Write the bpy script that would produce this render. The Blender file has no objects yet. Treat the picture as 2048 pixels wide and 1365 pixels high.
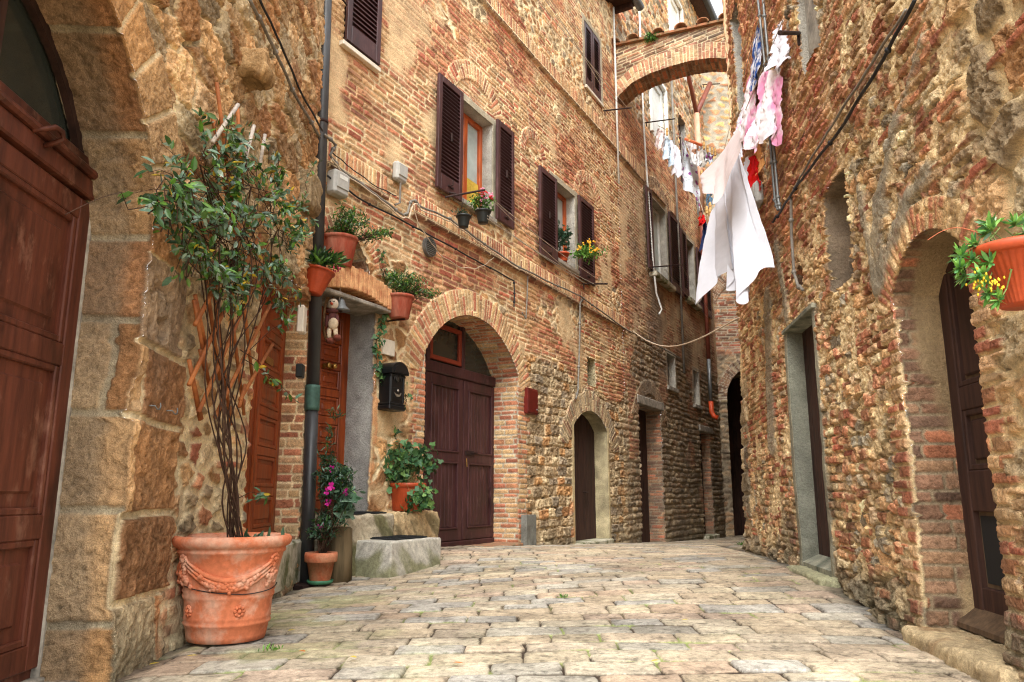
import bpy, math, random
import numpy as np
from mathutils import Vector, Matrix, noise as mnoise
random.seed(7); RNG = np.random.default_rng(7)
scn = bpy.context.scene; COL = scn.collection
pi = math.pi
# ---------------------------------------------------------------- camera and sight lines
F = 1520.0; TH = math.atan(308/1520.0); CT, ST = math.cos(TH), math.sin(TH); CZ = 0.8
def ray(x, y):
    u = (x-1024)/F; v = (682.5-y)/F
    return np.array([u, CT-v*ST, ST+v*CT])
def at(x, y, Y):
    r = ray(x, y); return np.array([0, 0, CZ]) + r*(Y/r[1])
class Frame:                      # a vertical wall plane: s along it, o out to the street, z up
    def __init__(f, p, d, side):
        d = np.array([d[0], d[1], 0.]); f.d = d/np.linalg.norm(d); f.p = np.array([p[0], p[1], 0.])
        f.n = np.array([f.d[1], -f.d[0], 0])*side
    def w(f, s, o, z):
        return f.p + f.d*s + f.n*o + np.array([0, 0, z])
    def warr(f, s, o, z):
        return f.p[None]+s[:, None]*f.d[None]+o[:, None]*f.n[None]+z[:, None]*np.array([[0, 0, 1.]])
    def hit(f, x, y, o=0.0):
        r = ray(x, y); c = np.array([0, 0, CZ]); p = f.p+f.n*o
        t = ((p-c)@f.n)/(r@f.n); q = c+r*t
        return float((q-f.p)@f.d), float(q[2])
    def P(f, x, y, o=0.0):
        s, z = f.hit(x, y, o); return f.w(s, o, z)
    def inv(f, q):
        q = np.array(q)-f.p; return float(q@f.d), float(q@f.n), float(q[2])
FA = Frame((-1.722, 4.2), (-.051, 1), 1)
FB = Frame((-1.86, 7.05), (.5325, 1), 1)
FR = Frame((2.088, 4.2), (.1232, 1), -1)
FE = Frame((5.85, 21.65), (1, -.06), 1)       # end of the alley, faces the camera
FC = Frame((2.80, 9.02), (.37, 1), -1)        # house beyond the right one

def lin(c):
    c = np.asarray(c, float)/255.0
    return np.where(c <= .04045, c/12.92, ((c+.055)/1.055)**2.4)
def L4(c): return tuple(float(v) for v in lin(c))+(1.0,)

# ---------------------------------------------------------------- numpy noise and masonry layouts
def H(ix, iy, seed):
    with np.errstate(over='ignore'):
        a = (np.asarray(ix).astype(np.int64) & 0xffffffff).astype(np.uint32); b = (np.asarray(iy).astype(np.int64) & 0xffffffff).astype(np.uint32)
        h = a*np.uint32(374761393)+b*np.uint32(668265263)+np.uint32((seed*2654435761) & 0xffffffff)
        h = (h ^ (h >> np.uint32(13)))*np.uint32(1274126177)
        h = (h ^ (h >> np.uint32(15)))*np.uint32(2246822519)
        h = h ^ (h >> np.uint32(16))
    return h.astype(np.float64)/4294967296.0
def vn(x, y, seed):
    ix = np.floor(x); iy = np.floor(y); fx = x-ix; fy = y-iy
    fx = fx*fx*(3-2*fx); fy = fy*fy*(3-2*fy)
    a = H(ix, iy, seed); b = H(ix+1, iy, seed); c = H(ix, iy+1, seed); d = H(ix+1, iy+1, seed)
    return (a*(1-fx)+b*fx)*(1-fy)+(c*(1-fx)+d*fx)*fy
def fbm(x, y, seed, o=4, g=.5):
    t = 0; a = 1.; n = 0
    for k in range(o):
        t = t+a*vn(x*(2.03**k)+k*17.3, y*(2.03**k)-k*9.1, seed+k*31); n += a; a *= g
    return t/n
def sm(a, b, x):
    t = np.clip((x-a)/(b-a), 0, 1); return t*t*(3-2*t)
def mix(a, b, m):
    m = np.asarray(m)
    if np.ndim(a) == 2 or np.ndim(b) == 2: m = m[:, None]
    return a*(1-m)+b*m
def brick(s, z, seed, ch=.066, bl=.25, warp=1.0):
    zz = z+warp*(.035*(vn(s*.7, z*.7, seed+1)-.5)+.014*(vn(s*5, z*5, seed+2)-.5))
    ss = s+warp*.012*(vn(s*6, z*6, seed+3)-.5)
    def bz(i): return (i+.30*(H(i, i*0, seed+4)-.5))*ch
    r = np.floor(zz/ch); r = np.where(zz < bz(r), r-1, r); r = np.where(zz >= bz(r+1), r+1, r)
    dz = np.minimum(zz-bz(r), bz(r+1)-zz)
    x = ss/bl+H(r, r*0+3, seed+5)*7.0
    def bx(i): return i+.42*(H(i, r, seed+6)-.5)
    c = np.floor(x); c = np.where(x < bx(c), c-1, c); c = np.where(x >= bx(c+1), c+1, c)
    dx = np.minimum(x-bx(c), bx(c+1)-x)*bl
    e = np.minimum(dx, dz); k = .012
    e = e-np.maximum(0, k-np.abs(dx-dz))**2/(4*k)
    return H(c, r, seed+7), e
def cells(s, z, seed, a, b, warp=.35, jit=.85):
    x = s/a+warp*(fbm(s/a*1.3, z/b*1.3, seed+1, 3)-.5)*1.3; y = z/b+warp*(fbm(s/a*1.3+40, z/b*1.3, seed+2, 3)-.5)*1.3
    x = x+.5*np.mod(np.floor(y), 2)*0
    ix = np.floor(x); iy = np.floor(y)
    f1 = np.full(x.shape, 9e9); cx = np.zeros(x.shape); cy = np.zeros(x.shape); idd = np.zeros(x.shape)
    for j in (-1, 0, 1):
        for i in (-1, 0, 1):
            gx = ix+i; gy = iy+j
            px = gx+.5+jit*(H(gx, gy, seed+3)-.5)+.5*np.mod(gy, 2)-.25; py = gy+.5+jit*.8*(H(gx, gy, seed+4)-.5)
            d = (px-x)**2+(py-y)**2; m = d < f1
            f1 = np.where(m, d, f1); cx = np.where(m, px, cx); cy = np.where(m, py, cy); idd = np.where(m, H(gx, gy, seed+5), idd)
    e = np.full(x.shape, 9e9)
    for j in (-1, 0, 1):
        for i in (-1, 0, 1):
            gx = ix+i; gy = iy+j
            px = gx+.5+jit*(H(gx, gy, seed+3)-.5)+.5*np.mod(gy, 2)-.25; py = gy+.5+jit*.8*(H(gx, gy, seed+4)-.5)
            dx = px-cx; dy = py-cy; q = np.sqrt(dx*dx+dy*dy)
            d = ((px+cx)*.5-x)*dx+((py+cy)*.5-y)*dy
            e = np.where(q > 1e-6, np.minimum(e, d/np.maximum(q, 1e-6)), e)
    return idd, e*min(a, b)
def pick(pal, idd):
    p = lin(pal); k = np.clip((idd*len(pal)).astype(int), 0, len(pal)-1); return p[k]
def lay(s, z, idd, e, pal, mort, seed, joint=.007, bev=.012, depth=.012, off=.012, rough=.006, rs=25., mott=.35, hole=0.):
    """height and colour of a coursed or rubble layer"""
    n1 = fbm(s*rs, z*rs, seed+50, 4); n2 = fbm(s*7, z*7, seed+51, 3)
    p = sm(joint*.5, joint*.5+bev, e+.006*(n1-.5))
    i2 = np.mod(idd*7.31, 1); i3 = np.mod(idd*13.77, 1)
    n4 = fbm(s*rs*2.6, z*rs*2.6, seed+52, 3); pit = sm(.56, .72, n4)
    h = -depth*(1-p)+p*(off*(i2-.5)+rough*2.4*(n1-.5)+rough*.8*(n4-.5)-rough*.9*pit)+(1-p)*.006*(n1-.5)
    c = pick(pal, idd)*(1+mott*(i3-.5)*1.5)[:, None]
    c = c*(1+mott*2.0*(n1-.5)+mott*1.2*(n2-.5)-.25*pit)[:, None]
    m = lin(mort)[None]*(1+.7*(n2-.5)+.5*(n1-.5))[:, None]
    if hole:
        hl = sm(.54, .64, fbm(s*rs*.8, z*rs*.8, seed+53, 3))*(1-p); h = h-hole*hl; m = m*(1-.65*hl)[:, None]  # mortar colour also darkened in the holes, painting in their shade
    return h, mix(m, c, sm(.1, .7, p))
def blend(a, b, m):
    return a[0]*(1-m)+b[0]*m, mix(a[1], b[1], m)
def ring(s, z, c0, z0, R, t, seed, pal, mort, w=.068, zmin=-9):
    """voussoirs round an arch: mask, height, colour"""
    dx = s-c0; dz = z-z0; r = np.hypot(dx, dz); a = np.arctan2(dx, dz)*(R+t*.5)
    i, e = brick(r-R+.002*0, a+50, seed, w, max(t*.98, .2), .35)
    wob = t+.03*(vn(a*5, a*0, seed+8)-.5)
    m = sm(-.006, .0, r-R+.012)*(1-sm(-.012, .004, r-R-wob))*(z > zmin)
    # the ring's own bricks: edge also at the extrados
    e = np.minimum(e, np.abs(r-R-wob))
    h, c = lay(s, z, i, e, pal, mort, seed, .006, .010, .010, .006, .003, 40., .3)
    return m, h, c

# ---------------------------------------------------------------- mesh building
ORG = {}
def mesh_np(name, V, Q, colr=None, smooth=True, quads=4):
    me = bpy.data.meshes.new(name)
    n = len(Q); me.vertices.add(len(V)); me.vertices.foreach_set('co', np.ascontiguousarray(V, np.float32).ravel())
    me.loops.add(n*quads); me.loops.foreach_set('vertex_index', np.ascontiguousarray(Q, np.int32).ravel())
    me.polygons.add(n); me.polygons.foreach_set('loop_start', np.arange(0, n*quads, quads, dtype=np.int32))
    try: me.polygons.foreach_set('loop_total', np.full(n, quads, np.int32))
    except Exception: pass
    if smooth: me.polygons.foreach_set('use_smooth', np.ones(n, bool))
    me.update(calc_edges=True)
    if colr is not None:
        at_ = me.color_attributes.new('Col', 'FLOAT_COLOR', 'POINT')
        c4 = np.ones((len(V), 4), np.float32); c4[:, :3] = np.clip(colr, 0, 1); at_.data.foreach_set('color', c4.ravel())
    return me
def link(name, me, mat, parent=None, org=None):
    o = bpy.data.objects.new(name, me); COL.objects.link(o)
    if mat: me.materials.append(mat)
    if parent is not None: o.parent = parent
    elif org is not None: o.location = org
    ORG[o.name] = np.array(org if parent is None and org is not None else (ORG[parent.name] if parent is not None else (0, 0, 0)), float)
    return o
def np_obj(name, V, Q, mat, parent=None, colr=None, smooth=True, quads=4, org=None):
    o0 = ORG[parent.name] if parent is not None else np.array(org if org is not None else (0, 0, 0), float)
    return link(name, mesh_np(name, np.asarray(V)-o0[None], Q, colr, smooth, quads), mat, parent, org)
def root(name, label, cat, loc, group=None):
    o = bpy.data.objects.new(name, None); COL.objects.link(o); o.location = [float(v) for v in loc]; o.empty_display_size = .1
    ORG[o.name] = np.array(loc, float); o['label'] = label; o['category'] = cat
    if group: o['group'] = group
    return o
def tag(o, label, cat, group=None):
    o['label'] = label; o['category'] = cat
    if group: o['group'] = group
    return o
class MB:
    def __init__(m, tf=None): m.v = []; m.f = []; m.tf = tf; m.c = []; m.col = None
    def add(m, vs, fs):
        b = len(m.v)
        for q in vs:
            m.v.append(m.tf(*q) if m.tf else np.array(q, float))
            if m.col is not None: m.c.append(m.col)
        m.f += [tuple(b+i for i in f) for f in fs]
        return m
    def box(m, a0, a1, b0, b1, c0, c1, ch=0.0):
        if ch <= 0:
            vs = [(x, y, z) for x in (a0, a1) for y in (b0, b1) for z in (c0, c1)]
            return m.add(vs, [(0, 1, 3, 2), (4, 6, 7, 5), (0, 4, 5, 1), (2, 3, 7, 6), (0, 2, 6, 4), (1, 5, 7, 3)])
        ch = min(ch, abs(a1-a0)*.45, abs(b1-b0)*.45, abs(c1-c0)*.45)
        lo = (min(a0, a1), min(b0, b1), min(c0, c1)); hi = (max(a0, a1), max(b0, b1), max(c0, c1)); vs = []; idx = {}
        for k in range(8):
            s = [(k >> t) & 1 for t in range(3)]
            for t in range(3):
                q = [(hi[u] if s[u] else lo[u]) if u == t else ((hi[u]-ch) if s[u] else (lo[u]+ch)) for u in range(3)]
                idx[(tuple(s), t)] = len(vs); vs.append(tuple(q))
        fs = []
        for t in range(3):
            u, w = [x for x in range(3) if x != t]
            for val in (0, 1):
                c = []
                for (p, q) in ((0, 0), (1, 0), (1, 1), (0, 1)):
                    s = [0, 0, 0]; s[t] = val; s[u] = p; s[w] = q; c.append(idx[(tuple(s), t)])
                fs.append(tuple(c))
        for t in range(3):                # edges along t
            u, w = [x for x in range(3) if x != t]
            for p in (0, 1):
                for q in (0, 1):
                    s0 = [0, 0, 0]; s1 = [0, 0, 0]; s0[u] = s1[u] = p; s0[w] = s1[w] = q; s1[t] = 1
                    fs.append((idx[(tuple(s0), u)], idx[(tuple(s1), u)], idx[(tuple(s1), w)], idx[(tuple(s0), w)]))
        for k in range(8):
            s = tuple((k >> t) & 1 for t in range(3)); fs.append(tuple(idx[(s, t)] for t in range(3)))
        return m.add(vs, fs)
    def tube(m, pts, r, n=8, caps=True):
        P = [np.array(p, float) for p in pts]; k = len(P); rs = r if hasattr(r, '__len__') else [r]*k
        vs = []; up = np.array([0.0137, 0.021, 1.0])
        t0 = P[1]-P[0]; t0 = t0/max(np.linalg.norm(t0), 1e-9)
        a = np.cross(t0, up) if abs(t0@up) < .95 else np.cross(t0, np.array([1., 0, 0])); a /= np.linalg.norm(a)
        for i in range(k):
            t = (P[min(i+1, k-1)]-P[max(i-1, 0)]); t = t/max(np.linalg.norm(t), 1e-9)
            a = a-t*(a@t); a /= max(np.linalg.norm(a), 1e-9); b = np.cross(t, a)
            for j in range(n):
                an = 2*pi*j/n; vs.append(tuple(P[i]+(a*math.cos(an)+b*math.sin(an))*rs[i]))
        fs = [(i*n+j, i*n+(j+1) % n, (i+1)*n+(j+1) % n, (i+1)*n+j) for i in range(k-1) for j in range(n)]
        if caps: fs += [tuple(range(n-1, -1, -1)), tuple((k-1)*n+j for j in range(n))]
        return m.add(vs, fs)
    def lathe(m, prof, n=32, c=(0, 0, 0), flute=0, fk=0, tilt=None, f0=0, f1=99):
        vs = []
        for q, (r, z) in enumerate(prof):
            for j in range(n):
                an = 2*pi*j/n; rr = r
                if flute and f0 <= q <= f1: rr = r*(1+flute*abs(math.sin(an*fk*.5))-flute*.5)
                p = np.array([rr*math.cos(an), rr*math.sin(an), z])
                if tilt is not None: p = np.array(tilt @ Vector(p))
                vs.append(tuple(p+np.array(c)))
        k = len(prof)
        fs = [(i*n+j, i*n+(j+1) % n, (i+1)*n+(j+1) % n, (i+1)*n+j) for i in range(k-1) for j in range(n)]
        if prof[0][0] > 1e-4: fs.append(tuple(range(n-1, -1, -1)))
        if prof[-1][0] > 1e-4: fs.append(tuple((k-1)*n+j for j in range(n)))
        return m.add(vs, fs)
    def ball(m, c, r, n=10, k=7, rot=None):
        rr = r if hasattr(r, '__len__') else (r, r, r); vs = []
        for i in range(k+1):
            ph = pi*i/k
            for j in range(n):
                an = 2*pi*j/n
                p = np.array([rr[0]*math.sin(ph)*math.cos(an), rr[1]*math.sin(ph)*math.sin(an), rr[2]*math.cos(ph)])
                if rot is not None: p = np.array(rot @ Vector(p))
                vs.append(tuple(p+np.array(c)))
        return m.add(vs, [(i*n+j, i*n+(j+1) % n, (i+1)*n+(j+1) % n, (i+1)*n+j) for i in range(k) for j in range(n)])
    def prism(m, poly, o0, o1):      # poly in (s,z), from o0 to o1
        n = len(poly); vs = [(s, o0, z) for s, z in poly]+[(s, o1, z) for s, z in poly]
        return m.add(vs, [tuple(range(n)), tuple(range(2*n-1, n-1, -1))]+[(i, (i+1) % n, n+(i+1) % n, n+i) for i in range(n)])
    def build(m, name, mat, parent=None, smooth=False, org=None, bevel=0):
        V = np.array(m.v)
        if parent is None and org is None: org = (float(V[:, 0].mean()), float(V[:, 1].mean()), float(V[:, 2].min()))
        o0 = ORG[parent.name] if parent is not None else np.array(org, float)
        me = bpy.data.meshes.new(name); me.from_pydata([tuple(q) for q in (V-o0[None])], [], m.f); me.update()
        if smooth: me.polygons.foreach_set('use_smooth', np.ones(len(me.polygons), bool))
        if m.c and len(m.c) == len(m.v):
            a = me.color_attributes.new('Col', 'FLOAT_COLOR', 'POINT'); c4 = np.ones((len(V), 4), np.float32); c4[:, :3] = np.array(m.c)[:, :3]; a.data.foreach_set('color', c4.ravel())
        import bmesh
        b = bmesh.new(); b.from_mesh(me); bmesh.ops.recalc_face_normals(b, faces=b.faces); b.to_mesh(me); b.free()
        o = link(name, me, mat, parent, org)
        if smooth == 'auto' or bevel:
            pass
        if bevel:
            bm = o.modifiers.new('bevel', 'BEVEL'); bm.width = bevel; bm.segments = 2; bm.limit_method = 'ANGLE'
        return o

# ---------------------------------------------------------------- materials
def nodes(name):
    m = bpy.data.materials.new(name); m.use_nodes = True; nt = m.node_tree; nt.nodes.clear()
    out = nt.nodes.new('ShaderNodeOutputMaterial'); b = nt.nodes.new('ShaderNodeBsdfPrincipled'); nt.links.new(b.outputs[0], out.inputs[0])
    return m, nt, b
def N(nt, t, **k):
    n = nt.nodes.new(t)
    for a, v in k.items(): setattr(n, a, v)
    return n
def noise_n(nt, scale, detail=5, rough=.6, vec=None, stretch=None):
    tc = N(nt, 'ShaderNodeTexCoord'); n = N(nt, 'ShaderNodeTexNoise'); n.inputs['Scale'].default_value = scale; n.inputs['Detail'].default_value = detail; n.inputs['Roughness'].default_value = rough
    if stretch:
        mp = N(nt, 'ShaderNodeMapping'); mp.inputs['Scale'].default_value = stretch; nt.links.new(tc.outputs['Object'], mp.inputs['Vector']); nt.links.new(mp.outputs[0], n.inputs['Vector'])
    else: nt.links.new(tc.outputs['Object'], n.inputs['Vector'])
    return n
def ramp(nt, src, stops):
    r = N(nt, 'ShaderNodeValToRGB'); e = r.color_ramp.elements
    while len(e) < len(stops): e.new(.5)
    for k, (p, c) in enumerate(stops):
        e[k].position = p; e[k].color = c if len(c) == 4 else tuple(c)+(1,)
    nt.links.new(src, r.inputs[0]); return r
def mul(nt, a, b, fac=1.0, mode='MULTIPLY'):
    m = N(nt, 'ShaderNodeMix', data_type='RGBA', blend_type=mode); m.inputs[0].default_value = fac
    nt.links.new(a, m.inputs[6]); nt.links.new(b, m.inputs[7]); return m.outputs[2]
def bump(nt, b, src, strength, dist):
    bp = N(nt, 'ShaderNodeBump'); bp.inputs['Strength'].default_value = strength; bp.inputs['Distance'].default_value = dist
    nt.links.new(src, bp.inputs['Height'])
    if b.inputs['Normal'].is_linked: nt.links.new(b.inputs['Normal'].links[0].from_socket, bp.inputs['Normal'])
    nt.links.new(bp.outputs[0], b.inputs['Normal'])
def g(v): return (v, v, v, 1)
def masonry_mat(name, s1=55, s2=190, bs=.55, hue=.006, val=1.08, sat=.86):
    m, nt, b = nodes(name)
    at_ = N(nt, 'ShaderNodeAttribute', attribute_name='Col')
    n1 = noise_n(nt, s1, 6, .65); n2 = noise_n(nt, s2, 6, .7); n3 = noise_n(nt, 3.1, 5, .6)
    r1 = ramp(nt, n1.outputs[0], [(.28, g(.72)), (.48, g(1.0)), (.73, g(1.22))]); r2 = ramp(nt, n2.outputs[0], [(.3, g(.7)), (.7, g(1.25))])
    r3 = ramp(nt, n3.outputs[0], [(.3, (.82, .80, .80)), (.7, (1.12, 1.12, 1.1))])
    hs = N(nt, 'ShaderNodeHueSaturation'); hs.inputs['Hue'].default_value = .5 + hue; hs.inputs['Saturation'].default_value = sat; hs.inputs['Value'].default_value = val; nt.links.new(at_.outputs[0], hs.inputs['Color'])
    c = mul(nt, mul(nt, mul(nt, hs.outputs[0], r1.outputs[0]), r2.outputs[0]), r3.outputs[0]); nt.links.new(c, b.inputs['Base Color'])
    b.inputs['Roughness'].default_value = .93; b.inputs['Specular IOR Level'].default_value = .15
    bump(nt, b, n1.outputs[0], bs, .03); bump(nt, b, n2.outputs[0], bs, .010)
    return m
def plain(name, c, var=.25, scale=12, rough=.7, bs=.15, bd=.003, spec=.3, metal=0., c2=None, stretch=None, thr=(.35, .65)):
    m, nt, b = nodes(name); n1 = noise_n(nt, scale, 6, .62, stretch=stretch); n2 = noise_n(nt, scale*7, 4, .6, stretch=stretch)
    c = np.array(lin(c)); d = np.array(lin(c2)) if c2 is not None else c*(1-var)
    r = ramp(nt, n1.outputs[0], [(thr[0], tuple(d)), (thr[1], tuple(np.minimum(1, c*(1+var*.4))))])
    r2 = ramp(nt, n2.outputs[0], [(.3, g(1-var*.6)), (.7, g(1+var*.4))])
    nt.links.new(mul(nt, r.outputs[0], r2.outputs[0]), b.inputs['Base Color'])
    b.inputs['Roughness'].default_value = rough; b.inputs['Specular IOR Level'].default_value = spec; b.inputs['Metallic'].default_value = metal
    if bs: bump(nt, b, n1.outputs[0], bs, bd*2); bump(nt, b, n2.outputs[0], bs, bd)
    return m
def wood(name, c, c2, rough=.55, spec=.35, scale=5, streak=.55, dust=None):
    """painted or varnished wood: vertical grain, worn patches"""
    m, nt, b = nodes(name)
    n1 = noise_n(nt, scale*5, 6, .65, stretch=(1, 1, .09)); n2 = noise_n(nt, scale*.5, 5, .65, stretch=(1, 1, .45)); n3 = noise_n(nt, 60, 3, .5)
    r = ramp(nt, n1.outputs[0], [(.3, tuple(lin(c2))), (.62, tuple(lin(c)))])
    r2 = ramp(nt, n2.outputs[0], [(.36, g(streak)), (.47, g(.95)), (.72, g(1.25))])
    r3 = ramp(nt, n3.outputs[0], [(.70, g(1.0)), (.78, g(1.5))])
    nt.links.new(mul(nt, mul(nt, r.outputs[0], r2.outputs[0]), r3.outputs[0]), b.inputs['Base Color'])
    if dust is not None:
        n5 = noise_n(nt, 7, 6, .7, stretch=(1, 1, .5)); r5 = ramp(nt, n5.outputs[0], [(.55, g(0)), (.68, g(.55))]); src = b.inputs['Base Color'].links[0].from_socket; mx = N(nt, 'ShaderNodeMix', data_type='RGBA'); nt.links.new(r5.outputs[0], mx.inputs[0]); nt.links.new(src, mx.inputs[6]); mx.inputs[7].default_value = L4(dust); nt.links.new(mx.outputs[2], b.inputs['Base Color'])
    b.inputs['Specular IOR Level'].default_value = spec
    rr = ramp(nt, n2.outputs[0], [(.3, g(rough-.12)), (.7, g(min(1, rough+.15)))]); nt.links.new(rr.outputs[0], b.inputs['Roughness'])
    bump(nt, b, n1.outputs[0], .25, .004); bump(nt, b, n3.outputs[0], .1, .002)
    return m
def leaf_mat(name, rough=.38, spec=.5):
    m, nt, b = nodes(name); a = N(nt, 'ShaderNodeAttribute', attribute_name='Col'); n1 = noise_n(nt, 60, 3, .5)
    r = ramp(nt, n1.outputs[0], [(.3, g(.75)), (.7, g(1.2))]); c = mul(nt, a.outputs[0], r.outputs[0]); nt.links.new(c, b.inputs['Base Color'])
    b.inputs['Roughness'].default_value = rough; b.inputs['Specular IOR Level'].default_value = spec
    tr = N(nt, 'ShaderNodeBsdfTranslucent'); nt.links.new(c, tr.inputs[0]); mx = N(nt, 'ShaderNodeMixShader'); mx.inputs[0].default_value = .25
    out = [n for n in nt.nodes if n.type == 'OUTPUT_MATERIAL'][0]
    nt.links.new(b.outputs[0], mx.inputs[1]); nt.links.new(tr.outputs[0], mx.inputs[2]); nt.links.new(mx.outputs[0], out.inputs[0])
    return m
M_WALL = masonry_mat('rough_masonry', 55, 190, .6); M_PAVE = masonry_mat('worn_paving', 40, 150, .35, -.002, 1.1, .86); M_WALLR = masonry_mat('rubble_masonry', 60, 190, .8, .006, 1.15); M_BRK = masonry_mat('brick_masonry', 70, 220, .5)
M_PLAST = plain('grey_cement_plaster', (168, 160, 146), .35, 6, .9, .35, .006, .2, c2=(118, 112, 102))
M_PLASTY = plain('stained_lime_plaster', (196, 172, 124), .3, 5, .92, .3, .006, .15, c2=(128, 112, 82))
M_PLASTG = plain('greenish_plaster', (150, 148, 130), .35, 7, .92, .35, .006, .15, c2=(92, 96, 84))
M_CONC = plain('mossy_concrete', (178, 172, 152), .4, 4.5, .92, .4, .008, .15, c2=(104, 106, 74), thr=(.38, .56))
M_DOORRED = wood('weathered_red_brown_paint', (104, 56, 40), (72, 36, 26), .5, .3, 5, .34, (150, 108, 88))
M_DOORORG = wood('varnished_chestnut_wood', (152, 70, 24), (104, 40, 14), .42, .45)
M_DOORDK = wood('dark_plum_brown_paint', (74, 42, 42), (54, 30, 31), .48, .35, 5, .5, (104, 72, 70))
M_DOOROLD = wood('old_dark_brown_wood', (70, 48, 40), (44, 31, 28), .7, .2)
M_DOORGRY = wood('old_grey_brown_wood', (104, 84, 64), (72, 58, 46), .75, .2)
M_SHUT = wood('brown_shutter_paint', (70, 42, 42), (56, 33, 34), .42, .4, 5, .6, (98, 70, 68))
M_WINWOOD = wood('orange_window_wood', (186, 88, 34), (150, 62, 22), .4, .45)
M_WHITE = plain('weathered_white_paint', (222, 222, 214), .15, 5, .6, .1, .002, .3)
M_POST = wood('weathered_grey_post', (120, 104, 78), (70, 62, 46), .9, .1, 3)
M_PIPE = plain('dark_grey_drainpipe', (72, 72, 72), .3, 5, .42, .1, .002, .5, .35, stretch=(1, 1, .25))
M_VERD = plain('verdigris_copper', (72, 104, 92), .3, 12, .6, .1, .002, .4, .2)
M_TERRA = plain('pale_terracotta', (186, 108, 74), .34, 5.5, .88, .2, .003, .18, c2=(204, 156, 130), thr=(.40, .54))
M_TERRA2 = plain('weathered_terracotta', (150, 68, 48), .3, 11, .8, .15, .003, .25, c2=(176, 112, 90), stretch=(1, 1, .25))
M_TERRA3 = plain('orange_plastic_terracotta', (176, 72, 36), .2, 9, .5, .06, .002, .4)
M_SOIL = plain('potting_soil', (52, 38, 28), .5, 60, .95, .6, .01, .1)
M_BLKPOT = plain('black_plastic', (30, 34, 32), .2, 12, .45, .03, .001, .45)
M_MAIL = plain('black_cast_metal', (22, 23, 24), .2, 30, .4, .08, .001, .5, .3)
M_BRASS = plain('worn_brass', (190, 150, 80), .25, 20, .35, .05, .001, .6, .85)
M_GREYBOX = plain('grey_utility_plastic', (176, 174, 166), .15, 8, .55, .05, .001, .35)
M_STEEL = plain('galvanised_steel', (120, 122, 120), .3, 9, .5, .08, .001, .5, .5)
M_REDBOX = plain('dark_red_box_paint', (104, 30, 22), .35, 8, .45, .06, .001, .4)
M_CABLE = plain('grey_cable', (128, 122, 112), .3, 8, .6, .05, .001, .3)
M_CABLEB = plain('black_cable', (38, 38, 40), .3, 8, .55, .05, .001, .3)
M_CABLEW = plain('pale_cable', (206, 186, 160), .2, 8, .6, .05, .001, .3)
M_ROPE = plain('thin_line_cord', (188, 178, 160), .2, 30, .8, 0, .001, .2)
M_IRON = plain('rusty_iron', (58, 42, 38), .35, 22, .7, .15, .002, .3, .4)
M_TILE = plain('clay_roof_tile', (150, 96, 68), .4, 8, .9, .3, .006, .15, c2=(120, 100, 72))
M_RUSTPIPE = plain('red_brown_pipe_paint', (126, 66, 50), .25, 6, .5, .06, .001, .4)
M_ORGPIPE = plain('orange_plastic_pipe', (206, 78, 36), .15, 6, .4, .03, .001, .45)
M_MAT = plain('dark_rubber_mat', (44, 46, 46), .35, 50, .9, .5, .004, .15)
M_BAMB = plain('bamboo_cane', (176, 108, 58), .3, 9, .6, .06, .001, .3, c2=(140, 78, 40))
M_CANEPALE = plain('bleached_cane', (206, 194, 180), .25, 9, .7, .06, .001, .3)
M_STEM = plain('woody_stem', (74, 54, 42), .4, 25, .9, .3, .002, .15)
M_MARB = plain('pale_marble_slab', (222, 212, 192), .12, 7, .6, .08, .001, .3)
M_LEAF = leaf_mat('glossy_leaf', .30, .6); M_LEAF2 = leaf_mat('soft_leaf', .5, .35)
def glass_mat(name, c, rough=.08):
    m, nt, b = nodes(name); n = noise_n(nt, 3, 4); r = ramp(nt, n.outputs[0], [(.3, tuple(lin(c)*.75)), (.7, tuple(lin(c)*1.2))])
    nt.links.new(r.outputs[0], b.inputs['Base Color']); b.inputs['Roughness'].default_value = rough; b.inputs['Specular IOR Level'].default_value = .6
    bump(nt, b, n.outputs[0], .05, .01); return m
M_GLASS = glass_mat('dark_dusty_glass', (52, 56, 50), .16); M_GLASSW = glass_mat('curtained_glass', (168, 178, 172), .2); M_DARK = glass_mat('dark_interior', (16, 14, 12), .9)
SKY = .15; SUN = 1.7; SKYV = 3.4; DN = True
# ---------------------------------------------------------------- wall sheets with real openings
def poly_sd(S, Z, poly):
    """signed distance to a closed polygon, positive outside (far points get +1)"""
    P = np.array(poly); out = np.ones(S.shape)
    m = (S > P[:, 0].min()-.08) & (S < P[:, 0].max()+.08) & (Z > P[:, 1].min()-.08) & (Z < P[:, 1].max()+.08)
    s = S[m]; z = Z[m]; d = np.full(s.shape, 9.); ins = np.zeros(s.shape, bool); n = len(P)
    for i in range(n):
        a = P[i]; b = P[(i+1) % n]; e = b-a; L = max(e@e, 1e-12)
        t = np.clip(((s-a[0])*e[0]+(z-a[1])*e[1])/L, 0, 1)
        d = np.minimum(d, np.hypot(s-a[0]-t*e[0], z-a[1]-t*e[1]))
        c = (a[1] > z) != (b[1] > z)
        if abs(e[1]) > 1e-12: ins ^= c & (s < a[0]+e[0]*(z-a[1])/e[1])
    out[m] = np.where(ins, -d, d); return out
def arch_poly(s0, s1, zb, R, zc, n=40):
    c = (s0+s1)/2; hw = (s1-s0)/2; a = math.asin(min(1, hw/R)); pts = [(s0, zb)]
    for k in range(n+1):
        t = -a+2*a*k/n; pts.append((c+R*math.sin(t), zc+R*math.cos(t)))
    pts.append((s1, zb)); return pts
def rect_poly(s0, s1, z0, z1): return [(s0, z0), (s0, z1), (s1, z1), (s1, z0)]
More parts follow.
